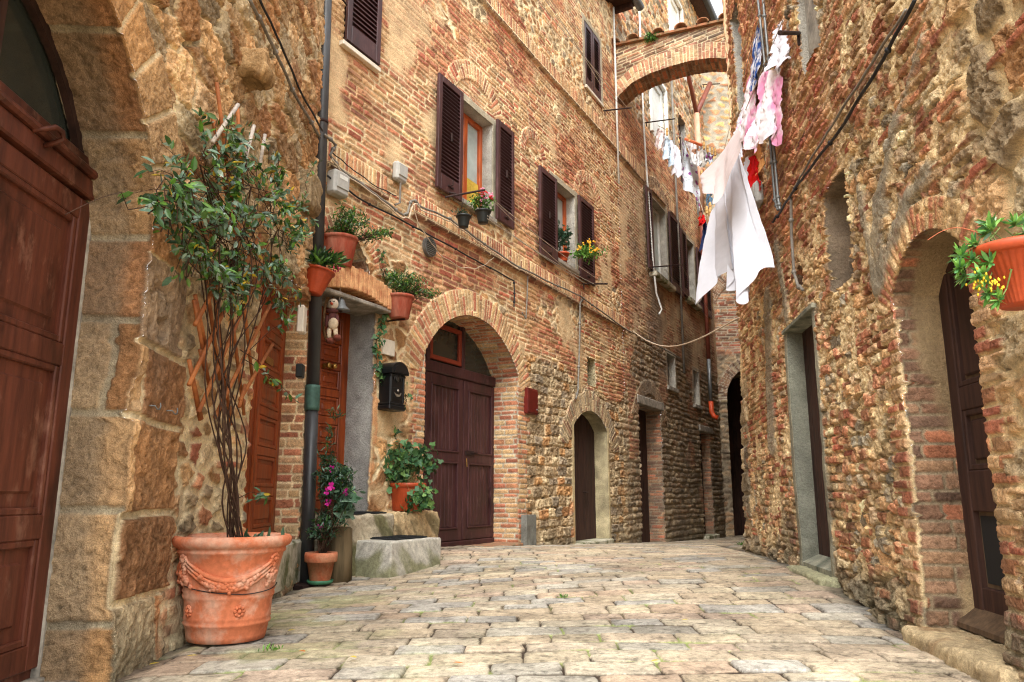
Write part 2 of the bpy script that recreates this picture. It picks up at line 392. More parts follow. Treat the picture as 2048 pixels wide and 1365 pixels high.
def axis(segs):
    """segs: [(start, end, step)...] with step growing linearly when given as (a,b,h0,h1)"""
    out = []
    for sg in segs:
        a, b, h0 = sg[:3]; h1 = sg[3] if len(sg) > 3 else h0; x = a
        while x < b-1e-9:
            out.append(x); x += h0+(h1-h0)*(x-a)/(b-a)
    out.append(segs[-1][1]); return np.array(out)
def in_chunks(pat, s, z, n=400000):
    hs = []; cs = []
    for i in range(0, len(s), n):
        h, c = pat(s[i:i+n], z[i:i+n]); hs.append(h); cs.append(c)
    return np.concatenate(hs), np.concatenate(cs)
def wall_sheet(name, fr, sa, za, pat, opens, mat, parent, keep=None):
    S, Z = np.meshgrid(sa, za, indexing='ij'); ns, nz = S.shape; S = S.ravel(); Z = Z.ravel()
    sd = np.ones(S.shape)
    for op in opens:
        d = poly_sd(S, Z, op); i = d < sd; sd = np.where(i, d, sd)
    res = max(np.diff(sa).max(), np.diff(za).max())
    near = (sd < 0) & (sd > -.72*res)
    if near.any():
        ss = S[near].copy(); zz = Z[near].copy(); e = res*.15
        for _ in range(2):
            def f(a, b):
                r = np.ones(a.shape)
                for op in opens: r = np.minimum(r, poly_sd(a, b, op))
                return r
            d0 = f(ss, zz); gx = (f(ss+e, zz)-f(ss-e, zz))/(2*e); gz = (f(ss, zz+e)-f(ss, zz-e))/(2*e); q = np.maximum(np.hypot(gx, gz), .3)
            ss -= d0*gx/q/q; zz -= d0*gz/q/q
        S[near] = ss; Z[near] = zz
    bad = sd <= -.72*res
    if keep is not None: bad |= ~keep(S, Z)
    idx = np.arange(ns*nz).reshape(ns, nz)
    Q = np.stack([idx[:-1, :-1].ravel(), idx[1:, :-1].ravel(), idx[1:, 1:].ravel(), idx[:-1, 1:].ravel()], 1)
    Q = Q[~bad[Q].any(1)]
    used = np.zeros(ns*nz, bool); used[Q.ravel()] = True; mp = np.cumsum(used)-1; Q = mp[Q]
    s = S[used]; z = Z[used]; h, c = in_chunks(pat, s, z)
    V = fr.warr(s, h, z)
    return np_obj(name, V, Q, mat, parent, c)
def reveal(name, fr, poly, depth, wpat, rpat, mat, parent, res=.012, closed=False, rev=False):
    """the inner faces of an opening; poly open at the bottom unless closed"""
    P = [np.array(p, float) for p in poly]
    if closed: P = P+[P[0]]
    pts = []
    for a, b in zip(P[:-1], P[1:]):
        k = max(1, int(np.linalg.norm(b-a)/res))
        for i in range(k): pts.append(a+(b-a)*i/k)
    pts.append(P[-1]); pts = np.array(pts); n = len(pts)
    L = np.concatenate([[0], np.cumsum(np.linalg.norm(np.diff(pts, axis=0), axis=1))])
    tg = np.gradient(pts, axis=0); tg /= np.maximum(np.linalg.norm(tg, axis=1), 1e-9)[:, None]
    nm = np.stack([tg[:, 1], -tg[:, 0]], 1)               # points into the opening for a left-up-right-down outline
    h0, c0 = wpat(pts[:, 0], pts[:, 1])
    kd = max(4, int(depth/res)); v = np.linspace(0, 1, kd+1)
    LL, VV = np.meshgrid(L, v, indexing='ij')
    # each straight or curved part gets coordinates (depth, height) so that courses run level on the jambs
    zc = np.repeat(pts[:, 1][:, None], kd+1, 1); steep = np.abs(tg[:, 1])[:, None]
    hh, cc = rpat((VV*depth).ravel(), LL.ravel()); hh = hh.reshape(n, kd+1); cc = cc.reshape(n, kd+1, 3)
    o = h0[:, None]*(1-VV)-VV*depth; fade = sm(0, .1, VV)
    cc = cc*fade[..., None]*.5+cc*.5+0; k = sm(0, .06, VV)[..., None]; cc = c0[:, None, :]*(1-k)+cc*k
    off = hh*fade
    s = pts[:, 0][:, None]+nm[:, 0][:, None]*off; z = pts[:, 1][:, None]+nm[:, 1][:, None]*off
    V = fr.warr(s.ravel(), o.ravel(), z.ravel()); idx = np.arange(n*(kd+1)).reshape(n, kd+1)
    Q = np.stack([idx[:-1, :-1].ravel(), idx[1:, :-1].ravel(), idx[1:, 1:].ravel(), idx[:-1, 1:].ravel()], 1)
    return np_obj(name, V, Q, mat, parent, cc.reshape(-1, 3))
def flat_pat(col, var=.25, seed=5, amp=.006):
    c0 = lin(col)
    def f(v, l):
        n = fbm(v*9, l*9, seed, 4); n2 = fbm(v*2.5, l*2.5, seed+9, 3)
        return amp*(n-.5), c0[None]*(1+var*2*(n-.5)+var*2.4*(n2-.5))[:, None]
    return f
def brick_pat(pal, mort, seed=9, ch=.066, bl=.26, grime=0.0):
    def f(v, l):
        i, e = brick(v, l, seed, ch, bl, .4); h, c = lay(v, l, i, e, pal, mort, seed, .008, .010, .010, .006, .004, 40, .3)
        if grime: c = mix(c, lin((112, 104, 92))[None]*np.ones((len(c), 1)), grime*sm(.35, .7, fbm(v*4, l*3, seed+3)))
        return h, c
    return f
OCH = [(196, 138, 74), (180, 120, 62), (206, 154, 94), (170, 112, 62), (212, 162, 104), (188, 140, 90)]
TUF = [(192, 164, 122), (172, 144, 106), (202, 174, 130), (162, 136, 102), (188, 154, 110), (156, 136, 110)]
DRK = [(158, 132, 102), (138, 114, 88), (172, 142, 106), (126, 108, 88), (166, 124, 86)]
BRK = [(190, 104, 60), (198, 122, 72), (172, 88, 54), (204, 142, 88), (208, 158, 104), (164, 108, 72), (184, 84, 48), (200, 150, 102), (206, 160, 108)]
BRKR = [(184, 94, 54), (194, 110, 62), (166, 80, 50), (198, 128, 80), (156, 96, 66), (176, 76, 44), (148, 86, 60), (202, 146, 96)]
BRKY = [(212, 164, 102), (202, 146, 90), (218, 176, 120), (196, 116, 70), (206, 156, 100), (190, 102, 62)]
BRKB = [(150, 104, 76), (136, 96, 72), (160, 116, 84), (124, 90, 70), (168, 122, 84)]
RST = [(230, 188, 126), (218, 166, 102), (206, 146, 86), (226, 196, 146), (196, 158, 116), (190, 112, 70), (182, 166, 140), (214, 158, 98), (200, 124, 78), (222, 178, 116), (168, 146, 116)]
MOR = (230, 204, 156); MORG = (192, 178, 152); MORD = (150, 132, 106)
def gray_stain(c, m, col=(120, 112, 104)):
    l = c.mean(1)[:, None]; return mix(c, lin(col)[None]*(.55+1.6*l), m)

# ---- openings (s, z) of each house
A_DOOR = arch_poly(-2.70, -.82, -.3, .94, 1.90); A_DOOR2 = rect_poly(1.02, 2.66, .42, 2.55)
B_D2 = rect_poly(-.02, .90, .4, 2.74); B_NICHE = [(.04, 2.98), (.06, 3.2), (.16, 3.36), (.32, 3.47), (.5, 3.44), (.66, 3.33), (.75, 3.18), (.79, 2.98)]
B_ARCH = arch_poly(1.83, 4.16, -.3, 1.40, 1.68)
B_SMALL = arch_poly(6.10, 7.62, -.4, 1.12, 1.10); B_D3 = rect_poly(9.42, 10.95, -.6, 2.62); B_D4 = rect_poly(14.3, 15.35, -.7, 2.42)
B_NI = rect_poly(6.74, 7.12, 2.66, 3.16); B_W5 = rect_poly(11.55, 12.2, 3.26, 4.02); B_W6 = rect_poly(13.85, 14.38, 3.08, 3.96)
B_W1 = rect_poly(2.42, 3.36, 4.53, 5.98); B_W2 = rect_poly(5.37, 6.30, 4.56, 5.95); B_T1 = rect_poly(.18, .70, 5.48, 6.62)
B_T2 = rect_poly(6.90, 7.72, 8.40, 9.80)
B_W3 = rect_poly(10.62, 11.95, 5.76, 7.58); B_W4 = rect_poly(13.5, 14.5, 5.82, 7.5)
B_WH = rect_poly(11.1, 12.25, 9.35, 10.95); B_WD = rect_poly(13.55, 14.35, 9.0, 11.0); B_WU = rect_poly(13.1, 14.35, 12.4, 14.6); B_WV = rect_poly(15.1, 15.8, 8.6, 10.8)
R_ARCH = arch_poly(-1.04, -.20, -.2, .52, 1.545); R_D2 = rect_poly(1.38, 2.22, .0, 2.17); R_W = rect_poly(.40, .90, 2.16, 2.88)
R_NI = [(1.62, 2.42), (1.60, 2.55), (1.68, 2.62), (1.80, 2.60), (1.86, 2.46)]; R_TOP = rect_poly(.62, 1.10, 3.92, 4.7); R_SL = rect_poly(3.35, 3.75, 5.0, 6.2)
E_ARCH = arch_poly(.30, 2.3, -.9, 1.0, 3.5)

def patA(s, z):
    big = .035*(fbm(s*.9, z*.9, 3, 3)-.5)
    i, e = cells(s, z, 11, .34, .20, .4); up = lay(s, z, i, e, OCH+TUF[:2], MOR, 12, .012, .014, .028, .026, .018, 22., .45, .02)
    i, e = cells(s, z, 21, .22, .12, .45); lo = lay(s, z, i, e, OCH+TUF+BRK[:3], MOR, 22, .016, .03, .022, .02, .012, 22., .45)
    i, e = brick(s, z, 31, .085, .22, 1.6); bk = lay(s, z, i, e, BRK+OCH+TUF, MOR, 32, .02, .018, .016, .02, .008, 25., .45)
    lo = blend(lo, bk, sm(.42, .58, fbm(s*1.6, z*1.6, 33, 3)))
    r = blend(lo, up, sm(1.75, 2.05, z+.3*(fbm(s*2, z*2, 34, 2)-.5)))
    # mortar smeared over much of the face
    sme = sm(.56, .72, fbm(s*2.3, z*2.9, 36, 4))*.75*(1-.6*sm(2.3, 2.9, z)); mo = (-.006+.010*(fbm(s*9, z*9, 37)-.5), lin(MOR)[None]*(.75+.5*fbm(s*8, z*8, 38))[:, None])
    r = blend(r, mo, sme)
    # ashlar blocks beside the archway
    i, e = brick(s+1.35, z+.06, 41, .40, .62, 1.2); n = fbm(s*14, z*14, 43, 5); n2 = fbm(s*5, z*5, 44, 4)
    ah, ac = lay(s, z, i, e, OCH+TUF[:2]+[(206, 130, 62), (168, 136, 104)], MOR, 45, .020, .012, .024, .020, .010, 24., .42)
    ah = ah+.03*(n2-.5)-.05*sm(.62, .72, n2)*sm(.4, .5, fbm(s*1.5, z*1.5, 46))
    wdt = -.30+.16*(H(np.floor((z+.06)/.40), z*0, 47)-.5)+.05*(fbm(s*6, z*6, 48)-.5)-.0
    m = (1-sm(wdt-.02, wdt+.02, s))*(1-sm(2.02, 2.10, z)); r = blend(r, (ah, ac), m)
    # arch stones
    dx = s+1.76; dz = z-1.90; rr = np.hypot(dx, dz); a = np.arctan2(dz, dx); k = a/.215; ki = np.floor(k); ke = np.minimum(k-ki, ki+1-k)*.215*rr
    tw = 1.28+.10*(H(ki, ki*0, 52)-.5)+.02*(fbm(s*8, z*8, 53)-.5); ke = np.minimum(ke, np.abs(tw-rr))
    vh, vc = lay(s, z, H(ki, ki*0+1, 54), ke, OCH, MOR, 55, .016, .010, .016, .010, .007, 26., .3)
    m = (rr > .9)*(1-sm(tw-.004, tw+.012, rr))*(z > 1.9); r = blend(r, (vh+.012, vc), m*1.0)
    h, c = r; c = gray_stain(c, .5*sm(.45, .7, fbm(s*1.9, z*1.3, 61, 4))*(1-sm(-.75, -.3, s)), (128, 116, 98))
    c = gray_stain(c, .6*(1-sm(.05, .35, z+.2*(fbm(s*4, z*4, 62)-.5))), (112, 106, 84)); h = h+.05*(1-sm(.0, .42, z))*fbm(s*3, z*5, 63)
    return h+big, c
def patB(s, z):
    big = .035*(fbm(s*.6, z*.6, 103, 3)-.5)
    reg = fbm(s*.8, z*.8, 104, 3)
    i, e = brick(s, z, 111, .068, .255, 1.0); ra, ca = lay(s, z, i, e, BRK+BRKY[:3], MOR, 112, .013, .011, .013, .012, .006, 30., .42)
    i, e = brick(s, z, 113, .070, .26, 1.1); rb, cb = lay(s, z, i, e, BRKR+BRK[:3], (206, 164, 112), 114, .010, .010, .013, .014, .006, 30., .4)
    r = blend((ra, ca), (rb, cb), sm(.44, .55, reg))
    ys = sm(.58, .68, fbm(s*.7+9, z*.7, 105, 3)); i2 = np.mod(i*3.3, 1); cy = pick(BRKY, i2)*(1-.3*(fbm(s*20, z*20, 106)-.5))[:, None]; r = blend(r, (r[0], np.where((r[0] > -.006)[:, None], cy, r[1])), ys*.8)
    # patches where stones and mortar break up the coursing
    i, e = cells(s, z, 121, .20, .13, .5); st = lay(s, z, i, e, OCH+TUF, MOR, 122, .014, .024, .016, .02, .010, 22., .4)
    r = blend(r, st, sm(.60, .66, fbm(s*1.1+5, z*1.3, 123, 4))*(s < 8.6))
    mo = (-.004+.008*(fbm(s*9, z*9, 124)-.5), lin((208, 172, 122))[None]*(.7+.6*fbm(s*7, z*7, 125))[:, None])
    r = blend(r, mo, .85*sm(.60, .72, fbm(s*1.7, z*1.7+7, 126, 4))*sm(9.0, 5.5, z))
    # rubble of the ground floor
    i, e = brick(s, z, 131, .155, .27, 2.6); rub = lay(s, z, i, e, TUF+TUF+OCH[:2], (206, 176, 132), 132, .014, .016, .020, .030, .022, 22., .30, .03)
    i, e = brick(s, z, 133, .12, .25, 2.6); rub2 = lay(s, z, i, e, DRK+TUF[:2], (172, 150, 116), 134, .010, .026, .030, .03, .018, 20., .42)
    rub = blend(rub, rub2, sm(8.0, 9.2, s+.8*(fbm(s, z, 135)-.5)))
    top = 2.75+.55*(fbm(s*1.1, z*.9, 136, 3)-.5)-.25*sm(5.5, 6.5, s)*(1-sm(8.2, 9, s))+1.3*sm(8.3, 9.6, s)
    r = blend(r, rub, sm(4.32, 4.42, s+.12*(fbm(s*5, z*5, 137)-.5))*(1-sm(top-.06, top+.06, z)))
    # brick repairs in the far rubble
    r = blend(r, (rb, cb), .9*sm(.60, .66, fbm(s*.9+3, z*1.2, 138, 4))*(s > 8.8)*(z < 4))
    # rough ochre stone and render round the house door
    i, e = cells(s, z, 141, .26, .2, .5); oc = lay(s, z, i, e, OCH, MOR, 142, .016, .03, .02, .02, .012, 24., .4)
    oc = blend(oc, mo, .8*sm(.45, .6, fbm(s*2.5, z*2.5, 143, 4)))
    r = blend(r, oc, (1-sm(1.50, 1.58, s+.1*(fbm(s*6, z*6, 144)-.5)))*(1-sm(3.45, 3.6, z+.4*(fbm(s*2, z*2, 145)-.5))))
    # brick piers of the carriage door
    i, e = brick(s, z, 151, .068, .24, .3); pr = lay(s, z, i, e, BRKY+BRK[:2], MORG, 152, .010, .008, .010, .006, .004, 40., .3)
    pw = 4.42+.10*(np.mod(np.floor(z/.068), 3) == 0); r = blend(r, pr, ((s > 4.1) & (s < pw) & (z < 2.55))*1.0)
    r = blend(r, pr, ((s > 1.60+.06*(np.mod(np.floor(z/.068), 2))) & (s < 1.86) & (z < 2.45))*1.0)
    # soldier-brick string courses over a projecting ledge
    for zc, s0, s1, hh in ((4.05, .0, 8.7, .22), (7.78, .0, 8.7, .24), (7.75, 8.7, 12.9, .3)):
        i, e = brick(z, s, 161, .066, 5.0, .3); so = lay(s, z, i, np.minimum(e, np.minimum(np.abs(z-zc), np.abs(z-zc-hh))), BRK[:6]+BRKY[:2], MOR, 162, .009, .009, .01, .006, .004, 35, .3)
        m = ((z > zc) & (z < zc+hh) & (s > s0) & (s < s1) & ~((s > .98) & (s < 1.5) & (z < 5)))*1.0
        r = blend(r, (so[0]+.03, so[1]), m); le = ((z > zc-.065) & (z <= zc) & (s > s0) & (s < s1) & ~((s > .98) & (s < 1.5) & (z < 5)))
        i, e = brick(s, z-zc, 163, .2, .27, .1); lb = lay(s, z, i, np.minimum(e, np.minimum(np.abs(z-zc), np.abs(z-zc+.065))), [(128, 84, 62), (146, 96, 66), (112, 78, 60)], MOR, 164, .006, .01, .01, .01, .006, 30, .35)
        r = blend(r, (lb[0]+.055, lb[1]), le*1.0)
    # relief arches and door arches
    for (c0, z0, R, t, pal, zm) in ((2.98, 1.68, 1.40, .33, BRKY, 2.2), (6.86, 1.10, 1.12, .34, TUF+BRKB[:2], 1.6), (2.90, 5.80, .60, .24, BRK, 6.05), (4.70, 6.02, .32, .16, BRKR, 6.0), (6.95, 5.94, .50, .22, BRK, 6.02), (10.2, 1.9, 1.0, .3, BRKB, 2.4), (11.3, 6.9, 1.0, .3, BRKB, 7.45), (.40, 2.95, .53, .2, BRK, 3.1)):
        q = (np.abs(s-c0) < R+t+.15) & (z > zm-.1) & (z < z0+R+t+.2)
        if q.any():
            m, rh, rc = ring(s[q], z[q], c0, z0, R, t, int(170+c0*10), pal, MOR, zmin=zm)
            h2 = r[0].copy(); c2 = r[1].copy(); bl = blend((r[0][q], r[1][q]), (rh+.012, rc), m); h2[q] = bl[0]; c2[q] = bl[1]; r = (h2, c2)
    # cement bands round the windows
    for (a, b, u, v) in ((2.42, 3.36, 4.53, 5.98), (5.37, 6.30, 4.56, 5.95), (10.62, 11.95, 5.76, 7.58), (13.5, 14.5, 5.82, 7.5), (11.55, 12.2, 3.26, 4.02), (13.85, 14.38, 3.08, 3.96), (6.12, 7.6, -1, 1.9), (6.9, 7.72, 8.4, 9.8)):
        w = .11 if v > 4.5 else .10
        m = ((s > a-w) & (s < b+w) & (z > u-.02) & (z < v+w*.9+.02*(vn(s*3, z*0, 5)-.5)))*(1.0 if b < 8 or v > 4.5 else .9)
        n = fbm(s*6, z*6, 181); pc = lin((172, 160, 134) if v > 2.5 else (196, 172, 124))[None]*(.7+.6*n)[:, None]; r = blend(r, (.006+.006*(n-.5), pc), m)
    # upper floors of the far house: rough coursed stone
    i, e = brick(s, z, 191, .15, .30, 2.0); us = lay(s, z, i, e, OCH+TUF+BRK[:2], MORG, 192, .014, .03, .03, .04, .018, 18., .5)
    r = blend(r, us, sm(8.55, 8.65, s)*sm(8.7, 9.4, z+.8*(fbm(s*.7, z*.7, 193)-.5)))
    h, c = r
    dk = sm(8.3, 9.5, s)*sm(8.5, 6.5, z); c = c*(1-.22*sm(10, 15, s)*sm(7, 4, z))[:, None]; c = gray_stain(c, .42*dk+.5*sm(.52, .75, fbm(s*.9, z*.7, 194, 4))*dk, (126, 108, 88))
    c = gray_stain(c, .65*(1-sm(.1, .55, z+.1*s*.25+.3*(fbm(s*3, z*3, 195)-.5))), (124, 112, 90))
    # orange lichen streaks
    o = ((np.abs(s-5.98-.05*fbm(z*5, z*0, 7)) < .07) & (z > .15) & (z < .75)) | ((np.abs(s-.93) < .05+.1*(fbm(s*4, z*4, 8)-.5)) & (z > .9) & (z < 2.3)); c = mix(c, lin((206, 120, 44))[None]*np.ones((len(s), 1)), .65*o*sm(.35, .55, fbm(s*9, z*5, 9)))
    return h+big, c
def patR(s, z):
    big = .045*(fbm(s*.8, z*.8, 203, 3)-.5)
    i, e = cells(s, z, 211, .125, .078, .5); n3 = fbm(s*30, z*30, 212, 4)
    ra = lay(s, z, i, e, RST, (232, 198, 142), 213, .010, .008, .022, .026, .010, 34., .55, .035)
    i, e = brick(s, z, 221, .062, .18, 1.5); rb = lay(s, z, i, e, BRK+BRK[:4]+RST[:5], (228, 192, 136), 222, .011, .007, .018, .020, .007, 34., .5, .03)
    # pitted lime mortar showing between the stones
    n5 = fbm(s*19, z*19, 231, 5); n6 = fbm(s*46, z*46, 233, 3); mo = (-.012+.022*(n5-.5)-.012*sm(.55, .7, n6), lin((240, 204, 146))[None]*(.5+1.05*n5)[:, None])
    r = blend(ra, rb, sm(.48, .56, fbm(s*1.3, z*1.1, 223, 4)))
    r = blend(r, mo, .85*sm(.57, .62, fbm(s*5.5, z*5.5, 232, 4)))
    br = sm(.25, .75, s)*sm(2.55, 3.0, z+.2*s*0+.5*(fbm(s*1.2, z*1.2, 224)-.5)); i, e = brick(s, z, 225, .062, .24, 1.8)
    rc = lay(s, z, i, e, BRKR+BRK[:4]+OCH[:2], (214, 164, 106), 226, .010, .012, .018, .030, .012, 32., .45); r = blend(r, rc, br*sm(.34, .44, fbm(s*1.7, z*1.7, 227, 4)))
    # big stones at the near end
    i, e = cells(s, z, 241, .30, .26, .5); bg = lay(s, z, i, e, OCH+TUF[:3], (224, 190, 134), 242, .02, .04, .034, .03, .022, 18., .35)
    r = blend(r, bg, (1-sm(-1.22, -1.12, s+.14*(fbm(s*4, z*4, 243)-.5))))
    # quoined far corner
    i, e = brick(s, z, 251, .27, .6, 1.2); qn = lay(s, z, i, e, TUF, MORG, 252, .012, .03, .025, .02, .014, 18., .35)
    r = blend(r, qn, sm(4.45, 4.55, s+.13*z*0+.155*(z-.2)*1.0-.0)*(z < 2.3)*(1-sm(1.9, 2.3, z)))
    # larger footing stones
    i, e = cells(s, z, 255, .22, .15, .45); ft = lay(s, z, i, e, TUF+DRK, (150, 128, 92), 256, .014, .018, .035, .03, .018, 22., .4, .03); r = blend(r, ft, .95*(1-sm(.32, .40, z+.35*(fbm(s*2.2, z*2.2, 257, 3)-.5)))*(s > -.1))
    # loose bricks
    i, e = brick(s, z, 261, .068, .21, .7); lb = lay(s, z, i, e, BRK+BRKR[:3], (222, 184, 126), 262, .009, .008, .014, .012, .005, 36., .4)
    q = (H(np.floor(s/.23), np.floor(z/.075), 263) > .86)*1.0; r = blend(r, lb, q*sm(0, .01, e)*(np.mod(i*5.1, 1) > .35))
    # brick quoins and ring of the archway
    tt = (z+.01)/.068; w = np.where(np.mod(np.floor(tt), 2) == 0, .20, .12)+.03*(H(np.floor(tt), tt*0, 264)-.5)
    m = (((s > -.2) & (s < -.2+w)) | ((s < -1.04) & (s > -1.04-w)))*(z < 1.9); r = blend(r, (lb[0]+.008, lb[1]), m*sm(-.004, .004, e+.004))
    m, rh, rcl = ring(s, z, -.62, 1.545, .52, .17, 265, BRKY+BRK[:2], (208, 164, 104), .05, 1.78); r = blend(r, (rh+.01, rcl), m)
    # cement frame of the second door
    f = ((s > 1.38-.05-.02*vn(z*3, z*0, 2)) & (s < 1.40) & (z < 2.2)) | ((s > 1.33) & (s < 2.30) & (z > 2.15) & (z < 2.22)) | ((s > 2.2) & (s < 2.29+.03*vn(z*4, z*0, 3)) & (z < 2.2))
    n = fbm(s*8, z*8, 271); r = blend(r, (.004+.008*(n-.5), lin((152, 146, 124))[None]*(.65+.7*n)[:, None]), f*1.0)
    # grey cement runs
    for a, za, b, zb, w0 in ((-.02, 2.0, -.16, 2.42, .10), (-.16, 2.42, -.5, 2.72, .06), (-.5, 2.72, -.9, 2.96, .03), (-.02, 2.0, -.55, 2.28, .07), (-.55, 2.28, -.80, 2.32, .05), (.02, 2.0, .18, 2.8, .045), (2.9, 2.6, 3.05, 1.3, .16), (2.4, 3.0, 2.2, 2.3, .07)):
        ex, ez = b-a, zb-za; L = ex*ex+ez*ez; t = np.clip(((s-a)*ex+(z-za)*ez)/L, 0, 1); d = np.hypot(s-a-t*ex, z-za-t*ez)
        d = d+.06*(fbm(s*7, z*7, 273, 4)-.5); n = fbm(s*20, z*20, 272); r = blend(r, (.012+.014*(n-.5), lin((158, 144, 120))[None]*(.6+.7*n)[:, None]), .85*(1-sm(w0-.03, w0+.03, d+.05*(fbm(s*18, z*18, 274, 3)-.5))))
    h, c = r
    c = gray_stain(c, .7*sm(.50, .68, fbm(s*2.2, z*2.2, 281, 4))*(1-sm(.6, 1.5, z)), (124, 112, 90)); c = gray_stain(c, .5*(1-sm(.1, .5, z)), (112, 108, 82))
    h = h+.04*(1-sm(.05, .4, z))*fbm(s*3, z*4, 283)
    return h+big, c
def patE(s, z):
    i, e = cells(s, z, 311, .36, .22, .4); st = lay(s, z, i, e, [(212, 164, 92), (196, 148, 84), (204, 150, 96), (186, 120, 74)], (160, 150, 130), 312, .07, .03, .02, .02, .01, 16, .35)
    i, e = brick(s, z, 321, .075, .26, 1.2); bk = lay(s, z, i, e, BRKR+BRKB, MORG, 322, .012, .012, .012, .01, .006, 26, .35)
    i, e = cells(s, z, 331, .34, .16, .4); ru = lay(s, z, i, e, DRK, MORD, 332, .01, .04, .03, .03, .012, 18, .4)
    r = blend(bk, st, sm(7.8, 8.4, z+.8*(fbm(s, z, 333)-.5))); r = blend(ru, r, sm(4.6, 5.0, z))
    r = blend(r, ru, sm(6.6, 6.7, z)*(1-sm(7.9, 8.1, z)))
    for z0, R, t in ((3.5, 1.0, .3), (5.9, 1.25, .4)):
        m, rh, rc = ring(s, z, 1.3, z0, R, t, 340, BRKB+TUF[:2], MORG, .08, z0-.1); r = blend(r, (rh+.02, rc), m)
    return r
def patC(s, z):
    i, e = cells(s, z, 351, .3, .17, .4); ru = lay(s, z, i, e, TUF+DRK, MOR, 352, .01, .04, .03, .03, .014, 18, .4)
    i, e = brick(s, z, 353, .07, .26, 1.0); bk = lay(s, z, i, e, BRK, MOR, 354, .012, .012, .012, .01, .006, 26, .35)
    return blend(ru, bk, sm(3, 3.6, z))
def patPass(s, z):
    i, e = cells(s, z, 361, .32, .17, .4); return lay(s, z, i, e, DRK, MORD, 362, .01, .04, .035, .03, .014, 18, .4)

# ---- the houses
def house(name, label, fr, s, z=0): return root(name, label, 'house', fr.w(s, 0, z))
HA = house('ochre_stone_house', 'ochre rough stone house with a big arched doorway at the left edge of the alley', FA, .5)
HB = house('brick_house', 'tall brick house with brown louvered shutters and an arched plum brown double door', FB, 4)
HF = house('far_stone_house', 'taller dark brick and rubble house beyond the brick arch, with a red brown downpipe', FB, 12)
HR = house('rubble_house', 'rough orange rubble wall house on the right with a dark arched doorway', FR, 1)
HE = house('end_house', 'grey mortared yellow stone house closing the far end of the alley over a dark passage', FE, 1)
HC = house('corner_house', 'brick house hidden round the right corner beneath the high brick arch', FC, 3)
wall_sheet('wall', FA, axis([(-2.9, 0, .0062), (0, 2.83, .0066, .0095)]), axis([(-.2, 2.9, .0066), (2.9, 5.9, .0066, .014)]), patA, [A_DOOR, A_DOOR2], M_WALL, HA)
B1 = [B_D2, B_NICHE, B_ARCH, B_SMALL, B_NI, B_W1, B_W2, B_T1, B_T2]
wall_sheet('wall', FB, axis([(-.06, 8.62, .0105, .018)]), axis([(-.4, 6.6, .0108), (6.6, 11.5, .0108, .02)]), patB, B1, M_BRK, HB)
B2 = [B_D3, B_D4, B_W5, B_W6, B_W3, B_W4, B_WH, B_WD, B_WU, B_WV]
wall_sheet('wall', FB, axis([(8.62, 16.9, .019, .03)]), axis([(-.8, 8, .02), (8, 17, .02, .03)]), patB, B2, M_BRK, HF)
R1 = [R_ARCH, R_D2, R_W, R_NI, R_TOP, R_SL]
wall_sheet('wall', FR, axis([(-2.2, 1.2, .0062, .008), (1.2, 5.1, .008, .014)]), axis([(-.15, 3.1, .0068), (3.1, 6.75, .0068, .016)]), patR, R1, M_WALLR, HR, keep=lambda s, z: s < 4.95-.155*(z-.2)+.04*np.sin(z*9))
wall_sheet('wall', FE, axis([(-.5, 3.6, .03)]), axis([(-.9, 14.4, .03)]), patE, [E_ARCH], M_WALL, HE)
wall_sheet('wall', FC, axis([(0, 14.5, .05)]), axis([(-.8, 10.5, .05)]), patC, [], M_WALL, HC)

# ---- reveals
RB = brick_pat(BRKY+BRK[:3], MORG, 401, .068, .23); RBD = brick_pat(BRKB+BRKR[:2], MORD, 402, .068, .25, .3); RPL = flat_pat((164, 158, 146), .3, 5); RPLY = flat_pat((168, 152, 114), .45, 6); RG = flat_pat((128, 128, 112), .35, 7)
def rpA(v, l):
    i, e = brick(v+3.17, l-.02, 41, .42, 1.3, .6); h, c = lay(v, l, i, e, OCH, (176, 160, 128), 404, .02, .016, .014, .01, .008, 30, .35)
    return h, gray_stain(c, .65*(sm(.06, .16, v+.10*(fbm(v*6, l*3, 405)-.5))), (138, 122, 98))
def rpR(v, l):
    a = brick_pat(BRKB+BRK[:1], (150, 128, 98), 407, .075, .25)(v, l); n = fbm(v*5, l*3, 408, 4)
    return blend(a, (.004+.01*(n-.5), lin((170, 140, 98))[None]*(.5+.9*n)[:, None]), sm(.20, .27, v+.22*(n-.5)+.16*sm(1.2, 1.9, np.minimum(l, 5.1-l))))
reveal('door_surround', FA, A_DOOR, .34, patA, rpA, M_WALL, HA, .008)
reveal('door_surround', FA, A_DOOR2, .25, patA, brick_pat(BRK+BRKY[:3], MOR, 403, .075, .22), M_BRK, HA, .009)
reveal('door_surround', FB, B_D2, .42, patB, flat_pat((150, 148, 142), .3, 15, .012), M_WALL, HB)
reveal('wall_niche', FB, B_NICHE, .26, patB, brick_pat(TUF+BRKB, MORG, 410, .11, .3), M_BRK, HB)
reveal('door_surround', FB, B_ARCH, .44, patB, RB, M_BRK, HB)
reveal('door_surround', FB, B_SMALL, .29, patB, RPLY, M_WALL, HB, .016)
reveal('door_surround', FB, B_D3, .40, patB, RBD, M_BRK, HF, .018); reveal('door_surround', FB, B_D4, .3, patB, RBD, M_BRK, HF, .02)
reveal('wall_niche', FB, B_NI, .25, patB, RPLY, M_WALL, HB, .015, True)
for nm, op, h in (('w1', B_W1, HB), ('w2', B_W2, HB), ('w3', B_W3, HF), ('w4', B_W4, HF)): reveal('window_reveal', FB, op, .30, patB, RPL, M_WALL, h, .015, True)
for op in (B_T1, B_T2): reveal('window_reveal', FB, op, .12, patB, RPL, M_WALL, HB, .02, True)
for op in (B_W5, B_W6, B_WH, B_WD, B_WU, B_WV): reveal('window_reveal', FB, op, .25, patB, RPL, M_WALL, HF, .025, True)
